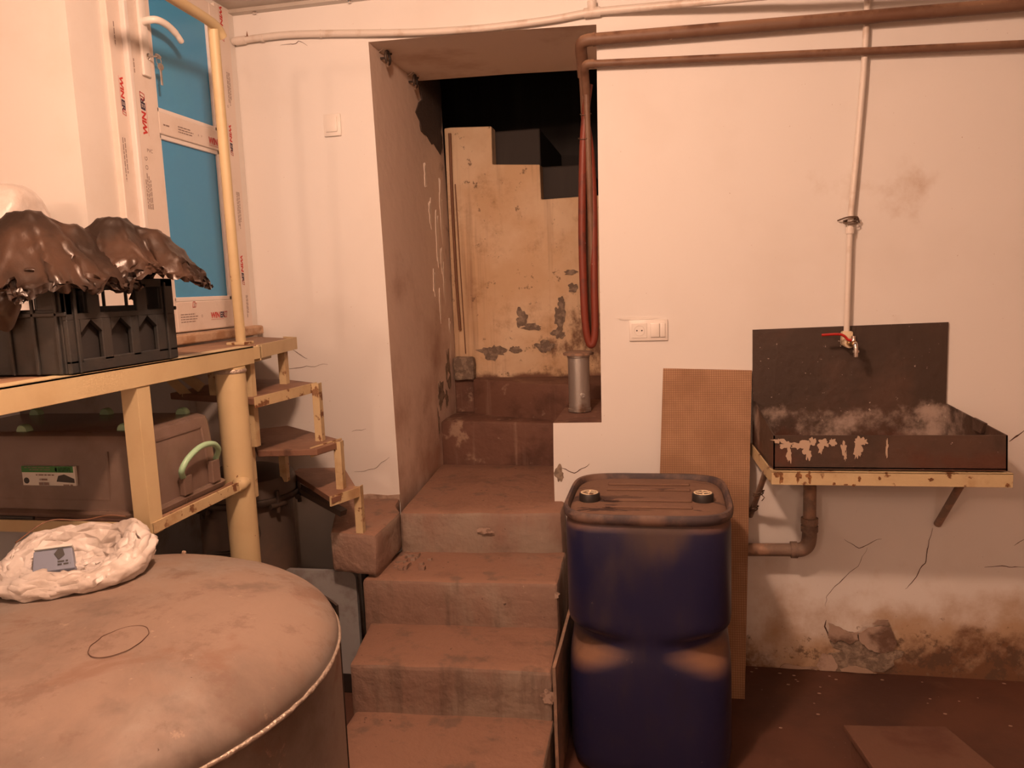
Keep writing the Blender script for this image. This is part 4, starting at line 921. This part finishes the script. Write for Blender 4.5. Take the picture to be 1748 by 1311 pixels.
# bracket frame
bm = BM(); box(bm, .352, 1.086, -.408, -.403, .860, .906, .001); box(bm, .352, 1.086, -.408, -.37, .902, .907, .001); obj('frame_rail', bm, M['rust_yellow'], sk)
bm = prism(BM(), [(.352, -.405, .860), (.352, -.405, .906), (.326, -.002, .918), (.326, -.002, .872)], (.005, 0, 0)); obj('frame_rail', bm, M['rust_yellow'], sk)
bm = prism(BM(), [(1.086, -.405, .860), (1.086, -.405, .906), (1.03, -.002, .918), (1.03, -.002, .872)], (-.005, 0, 0)); obj('frame_rail', bm, M['rust_yellow'], sk)
for k, a in enumerate(((.372, .896, .016, .010), (.382, .882, .007, .016), (.438, .894, .009, .012), (.436, .880, .004, .014), (.470, .893, .008, .014), (.473, .876, .004, .010), (.55, .866, .005, .005), (.628, .884, .004, .008), (.69, .886, .004, .006), (.845, .884, .008, .006), (.585, .864, .008, .003), (.61, .862, .006, .003), (.90, .898, .006, .003), (1.07, .868, .006, .006))):
    patch(*a, -.4078-.00012*k, .0008, M['rust'], sk, 'rust_spot', k+1, .7, n=16)
bm = tube(BM(), [(1.012, -.25, .872), (1.000, -.012, .612)], .0135, 12); obj('strut', bm, M['pipe_dirty'], sk, smooth=40)
bm = tube(BM(), [(.352, -.27, .875), (.326, -.012, .630)], .0105, 12); s2 = obj('strut', bm, M['pipe_dirty'], sk, smooth=40)
bm = BM()
for t, tilt in ((.45, .2), (.50, -.1), (.80, .15), (.86, -.2)):
    p = Vector((.352, -.27, .875)).lerp(Vector((.326, -.012, .630)), t)
    tube(bm, [p + Vector((.019*math.cos(a*.6283), .014*math.sin(a*.6283)-.004, .014*math.cos(a*.6283+tilt)*.5)) for a in range(11)], .0022, 6, False)
tube(bm, [(.345, -.15, .76), (.36, -.16, .745), (.352, -.15, .73)], .002, 6); obj('wire_wrap', bm, M['wire'], s2)
# drain pipe
dp = thing('drain_pipe', 'dirty plastic drain pipe elbow under the steel sink', 'pipe', (.533, -.08, .50))
bm = tube(BM(), [(.533, -.08, .914), (.533, -.08, .60)], .0235, 20); obj('drop_pipe', bm, M['pipe_dirty'], dp, smooth=40)
bm = tube(BM(), smooth_path([(.533, -.08, .640), (.533, -.08, .575), (.526, -.08, .540), (.504, -.08, .522), (.465, -.08, .520)]), .027, 20); obj('elbow', bm, M['pipe_dirty'], dp, smooth=40)
for z in (.636, .606): obj('collar', tube(BM(), [(.533, -.08, z+.011), (.533, -.08, z-.011)], .031, 20), M['pipe_dirty'], dp, smooth=40)
obj('collar', tube(BM(), [(.490, -.08, .5205), (.466, -.08, .520)], .0315, 20), M['pipe_dirty'], dp, smooth=40)
obj('branch_pipe', tube(BM(), [(.475, -.08, .520), (.16, -.08, .512)], .0245, 20), M['pipe_dirty'], dp, smooth=40)

# water pipe with tap
wp = thing('water_pipe', 'thin white water pipe running down the wall to the sink tap', 'pipe', (.69, -.03, 1.35))
bm = tube(BM(), smooth_path([(.718, -.022, CEIL), (.714, -.022, 2.50), (.707, -.022, 2.27), (.690, -.022, 2.0), (.672, -.024, 1.75), (.667, -.026, 1.55), (.664, -.028, 1.338)]), .0105, 14); obj('pipe', bm, M['pipe_white'], wp, smooth=40)
bm = BM(); 
for k in range(3):
    tube(bm, [(.671+.024*math.cos(a*.5236), -.026+.018*math.sin(a*.5236), 1.737+.007*k+.006*math.sin(a*.5+k)) for a in range(13)], .0022, 6, False)
tube(bm, smooth_path([(.63, -.012, 1.748), (.66, -.04, 1.757), (.69, -.04, 1.755), (.702, -.02, 1.738)]), .0028, 6); obj('wire_tie', bm, M['wire'], wp)
obj('pipe_joint', tube(BM(), [(.671, -.024, 1.722), (.670, -.024, 1.698)], .0145, 14), M['pipe_white'], wp, smooth=40)
for k in (-1, 1):
    pass
tp = thing('water_tap', 'small ball valve tap with red lever over the steel sink', 'tap', (.664, -.05, 1.31))
bm = box(BM(), .645, .683, -.050, -.012, 1.292, 1.345, .006); lathe_ax(bm, [(.020, 0), (.020, .02), (.017, .022)], (.664, -.048, 1.305), (.15, -1, 0), 18); obj('elbow_block', bm, M['cream'], tp, smooth=40)
bm = lathe_ax(BM(), [(.013, 0), (.013, .02), (.010, .022), (.010, .045)], (.667, -.068, 1.305), (.15, -1, 0), 16); obj('valve_body', bm, M['brass'], tp, smooth=40)
bm = lathe_ax(BM(), [(.009, 0), (.007, .008), (.007, .02)], (.672, -.10, 1.312), (0, 0, 1), 12); obj('valve_stem', bm, M['chrome'], tp, smooth=40)
bm = tube(BM(), smooth_path([(.672, -.10, 1.318), (.655, -.098, 1.318), (.64, -.096, 1.333), (.62, -.095, 1.339), (.565, -.092, 1.337)]), .0048, 8); obj('lever', bm, M['red'], tp, smooth=40)
bm = tube(BM(), smooth_path([(.673, -.10, 1.305), (.675, -.115, 1.303), (.676, -.120, 1.285), (.676, -.120, 1.258)]), .0082, 14); lathe(bm, [(.0125, 0), (.0125, .008)], (.676, -.120, 1.274), 14); obj('spout', bm, M['chrome'], tp, smooth=40)

# ---------------------------------------------------------------- switch and sockets
sw = thing('light_switch', 'white square light switch on the wall left of the doorway', 'switch', (-1.309, 0, 2.232))
obj('switch_frame', box(BM(), -1.347, -1.273, -.011, 0, 2.188, 2.276, .004), M['switch'], sw, smooth=40)
obj('rocker', box(BM(), -1.337, -1.287, -.016, -.008, 2.204, 2.264, .003), M['switch'], sw, smooth=40)
so = thing('socket_switch_pair', 'white double plate with power socket and light switch beside the doorway', 'socket', (-.056, 0, 1.364))
obj('plate', box(BM(), -.131, .018, -.010, 0, 1.324, 1.406, .004), M['switch'], so, smooth=40)
obj('socket_insert', box(BM(), -.121, -.062, -.013, -.006, 1.336, 1.394, .002), M['switch'], so)
bm = lathe_ax(BM(), [(.0215, .0135), (.0215, .0150), (.0195, .0150), (.0185, .0135)], (-.091, 0, 1.365), (0, -1, 0), 28, False); obj('socket_ring', bm, M['switch'], so, smooth=40)
for dx in (-.0095, .0095): obj('pin_hole', lathe_ax(BM(), [(.003, .0132), (.003, .0137)], (-.091+dx, 0, 1.365), (0, -1, 0), 10), M['ink'], so)
for x0, x1 in ((-.049, -.014), (-.0125, .008)): obj('rocker', box(BM(), x0, x1, -.017, -.008, 1.338, 1.392, .003), M['switch'], so, smooth=40)

# ---------------------------------------------------------------- pipes on the back wall
gp1 = thing('gas_pipe', 'upper thick brown gas pipe with elbow above the doorway corner', 'pipe', (.5, -.05, 2.44))
a, b = Vector((-.255, -.045, 2.452)), Vector((2.19, -.075, 2.405))
obj('pipe', tube(BM(), [a, b], .0225, 20), M['pipe_brown'], gp1, smooth=40)
obj('elbow', tube(BM(), smooth_path([(-.235, -.045, 2.452), (-.262, -.044, 2.452), (-.284, -.035, 2.447), (-.291, -.01, 2.43), (-.291, .03, 2.395), (-.291, .06, 2.35)]), .0225, 20), M['pipe_brown'], gp1, smooth=40)
obj('collar', tube(BM(), [(-.243, -.045, 2.452), (-.233, -.045, 2.452)], .0245, 20), M['pipe_brown'], gp1, smooth=40)
obj('drop_pipe', tube(BM(), [(-.291, .055, 2.355), (-.291, .10, 2.2), (-.30, .13, 1.3)], .017, 16), M['pipe_brown'], gp1, smooth=40)
gp2 = thing('gas_pipe', 'lower thinner brown gas pipe running under the upper one', 'pipe', (.5, -.04, 2.34))
obj('pipe', tube(BM(), [(-.255, -.035, 2.369), (2.19, -.055, 2.253)], .0135, 18), M['pipe_brown'], gp2, smooth=40)
obj('elbow', tube(BM(), smooth_path([(-.24, -.035, 2.369), (-.266, -.034, 2.369), (-.278, -.02, 2.36), (-.280, .01, 2.34), (-.280, .05, 2.28)]), .016, 18), M['pipe_brown'], gp2, smooth=40)
obj('drop_pipe', tube(BM(), [(-.280, .045, 2.29), (-.275, .10, 1.32)], .0125, 14), M['pipe_brown'], gp2, smooth=40)
cp = thing('conduit_pipe', 'white plastic pipe with tee running along the wall above the doorway', 'pipe', (-.7, -.02, 2.57))
obj('pipe', tube(BM(), smooth_path([(-1.712, -.022, 2.590), (-1.50, -.022, 2.594), (-1.305, -.022, 2.582), (-.95, -.022, 2.552), (-.655, -.022, 2.540), (-.40, -.022, 2.545), (-.245, -.022, 2.556), (-.052, -.05, 2.545), (.150, -.085, 2.530), (.35, -.12, 2.517), (.60, -.165, 2.50), (2.19, -.30, 2.42)]), .0135, 14), M['pipe_white'], cp, smooth=40)
bm = tube(BM(), [(-.275, -.022, 2.555), (-.215, -.022, 2.556)], .0175, 16); tube(bm, [(-.245, -.022, 2.556), (-.245, -.022, 2.595)], .0175, 16); obj('tee', bm, M['pipe_white'], cp, smooth=40)
obj('riser', tube(BM(), [(-.245, -.022, 2.58), (-.247, -.022, CEIL-.016)], .013, 14), M['pipe_white'], cp, smooth=40)
bm = tube(BM(), [(-1.70, -.022, 2.590), (-1.655, -.022, 2.591)], .0165, 14); tube(bm, [(-1.585, -.022, 2.592), (-1.575, -.022, 2.592)], .0155, 14); tube(bm, [(-1.33, -.022, 2.5835), (-1.324, -.022, 2.583)], .0155, 14); obj('coupling', bm, M['pipe_white'], cp, smooth=40)
bm = prism(BM(), [(-1.652, -.03, 2.60), (-1.643, -.03, 2.585), (-1.632, -.03, 2.597), (-1.638, -.03, 2.603), (-1.641, -.03, 2.62), (-1.644, -.03, 2.602)], (0, -.003, 0)); obj('torn_tape', bm, M['cable'], cp)

# ---------------------------------------------------------------- red hose, tin, clamps, cable in the doorway
rh = tag(obj('rubber_hose', tube(BM(), smooth_path([(-.270, .060, 2.318), (-.285, .06, 2.22), (-.300, .06, 2.06), (-.312, .065, 1.76), (-.312, .07, 1.50), (-.308, .075, 1.38), (-.297, .08, 1.318), (-.283, .08, 1.31), (-.271, .08, 1.37), (-.270, .08, 1.55), (-.266, .08, 1.85), (-.272, .075, 2.06), (-.283, .072, 2.16)]), .0155, 14), M['redhose'], None, smooth=45, origin=(-.29, .07, 1.3)), 'dusty red rubber hose hanging in a loop at the right doorway edge', 'hose')
bm = BM()
for z, x in ((2.21, -.286), (2.12, -.295)): tube(bm, [(x+.022*math.cos(a*.5236), .06+.022*math.sin(a*.5236), z+.008*math.sin(a*.5236)) for a in range(13)], .0013, 5, False)
obj('wire_tie', bm, M['wire'], rh)
tn = thing('tin_pipe', 'grey galvanised tin cylinder with round lid on the doorway ledge', 'canister', (-.363, .275, 1.0))
obj('cylinder', lathe(BM(), [(.050, .0), (.050, .012), (.047, .014), (.047, .235), (.050, .238), (.050, .245)], (-.363, .275, 1.002), 32), M['tin'], tn, smooth=30)
obj('lid', lathe(BM(), [(.055, .245), (.066, .247), (.067, .256), (.05, .262), (.01, .262)], (-.363, .275, 1.002), 32), M['pipe_dirty'], tn, smooth=40)
obj('bolt', lathe_ax(BM(), [(.012, 0), (.012, .008), (.006, .009), (.006, .004)], (-.345, .231, 1.075), (.35, -1, 0), 14), M['tin'], tn)
for (y, z, lab) in ((.130, 2.512, 'metal pipe clamp on the doorway side nearer the wall face'), (.494, 2.506, 'metal pipe clamp deeper inside the doorway side')):
    cl = thing('pipe_clamp', lab, 'clamp', (-1.13, y, z), 'pipe clamps on the doorway side')
    bm = tube(BM(), [(-1.105 + .0*a, y+.025*math.cos(a*.449), z+.025*math.sin(a*.449)) for a in range(15)], .0065, 8, False); obj('ring', bm, M['iron'], cl, smooth=50)
    bm = tube(BM(), [(-1.14, y-.015, z+.022), (-1.10, y-.032, z+.036)], .004, 8); tube(bm, [(-1.10, y+.028, z+.022), (-1.10, y+.045, z+.036)], .005, 8); tube(bm, [(-1.10, y-.016, z-.022), (-1.10, y-.025, z-.04)], .005, 8); obj('bolt', bm, M['chrome'], cl, smooth=50)
    obj('stud', tube(BM(), [(-1.14, y, z), (-1.11, y, z)], .005, 8), M['iron'], cl)
ca = tag(obj('wall_cable', tube(BM(), smooth_path([(-1.085, .985, 2.36), (-1.088, .982, 2.0), (-1.085, .982, 1.6), (-1.077, .982, 1.33)]), .008, 10), M['cable'], None, smooth=50, origin=(-1.085, .985, 1.33)), 'thick brown cable down the left corner of the stair wall', 'cable')
ca = tag(obj('wall_cable', tube(BM(), smooth_path([(-1.070, .99, 2.1), (-1.064, .99, 1.7), (-1.058, .99, 1.4), (-1.055, .99, 1.20)]), .003, 8), M['cable'], None, smooth=50, origin=(-1.065, .99, 1.2)), 'thin brown wire beside the thick cable in the stair wall corner', 'cable')

# ---------------------------------------------------------------- slab on the floor, lower right
sl = thing('floor_slab', 'low reddish brown slab cover on the floor at the lower right', 'slab', (.75, -.8, 0))
bm = prism(BM(), [(.560, -.555, .078), (.877, -.523, .078), (1.035, -1.02, .078), (.655, -1.14, .078)], (0, 0, .022), .004); rough(bm, .002, 10, 2, 4); obj('cover', bm, M['plinth'], sl)
bm = prism(BM(), [(.580, -.575, 0), (.862, -.545, 0), (1.01, -1.00, 0), (.672, -1.11, 0)], (0, 0, .08)); obj('base', bm, M['plinth'], sl)
bm = BM()
for k in range(38):
    x, y = random.uniform(.32, 1.9), -abs(random.gauss(0, .16))-.02
    if y < -1.2: continue
    s = random.uniform(.002, .006) * (1.6 if random.random() < .1 else 1)
    r = bmesh.ops.create_icosphere(bm, subdivisions=1, radius=s)
    for v in r['verts']: v.co = Vector((x+v.co.x*1.4, y+v.co.y, .001+abs(v.co.z)*.6))
o = obj('plaster_crumbs', bm, M['chip'], None); tag(o, 'scattered pale plaster crumbs on the dark floor along the wall', 'debris'); o['kind'] = 'stuff'

# ---------------------------------------------------------------- ceiling lamps that light the room; the last one is added fill
for LAMP, where in zip(LAMPS, ('above the steps and the blue drum', 'behind the camera near the middle of the room', 'behind the camera near the left wall', 'behind the camera towards the right wall, added as fill light')):
    lp = thing('ceiling_lamp', 'plain pendant bulb holder hanging ' + where, 'lamp', (LAMP.x, LAMP.y, CEIL), 'pendant lamps')
    obj('cord', tube(BM(), [(LAMP.x, LAMP.y, CEIL), (LAMP.x, LAMP.y, min(LAMP.z+.19, CEIL-.01))], .004, 8), M['black'], lp)
    obj('holder', lathe(BM(), [(.02, CEIL-LAMP.z), (.022, CEIL-LAMP.z-.006), (.018, CEIL-LAMP.z-.012)], LAMP, 16), M['black'], lp, smooth=40)
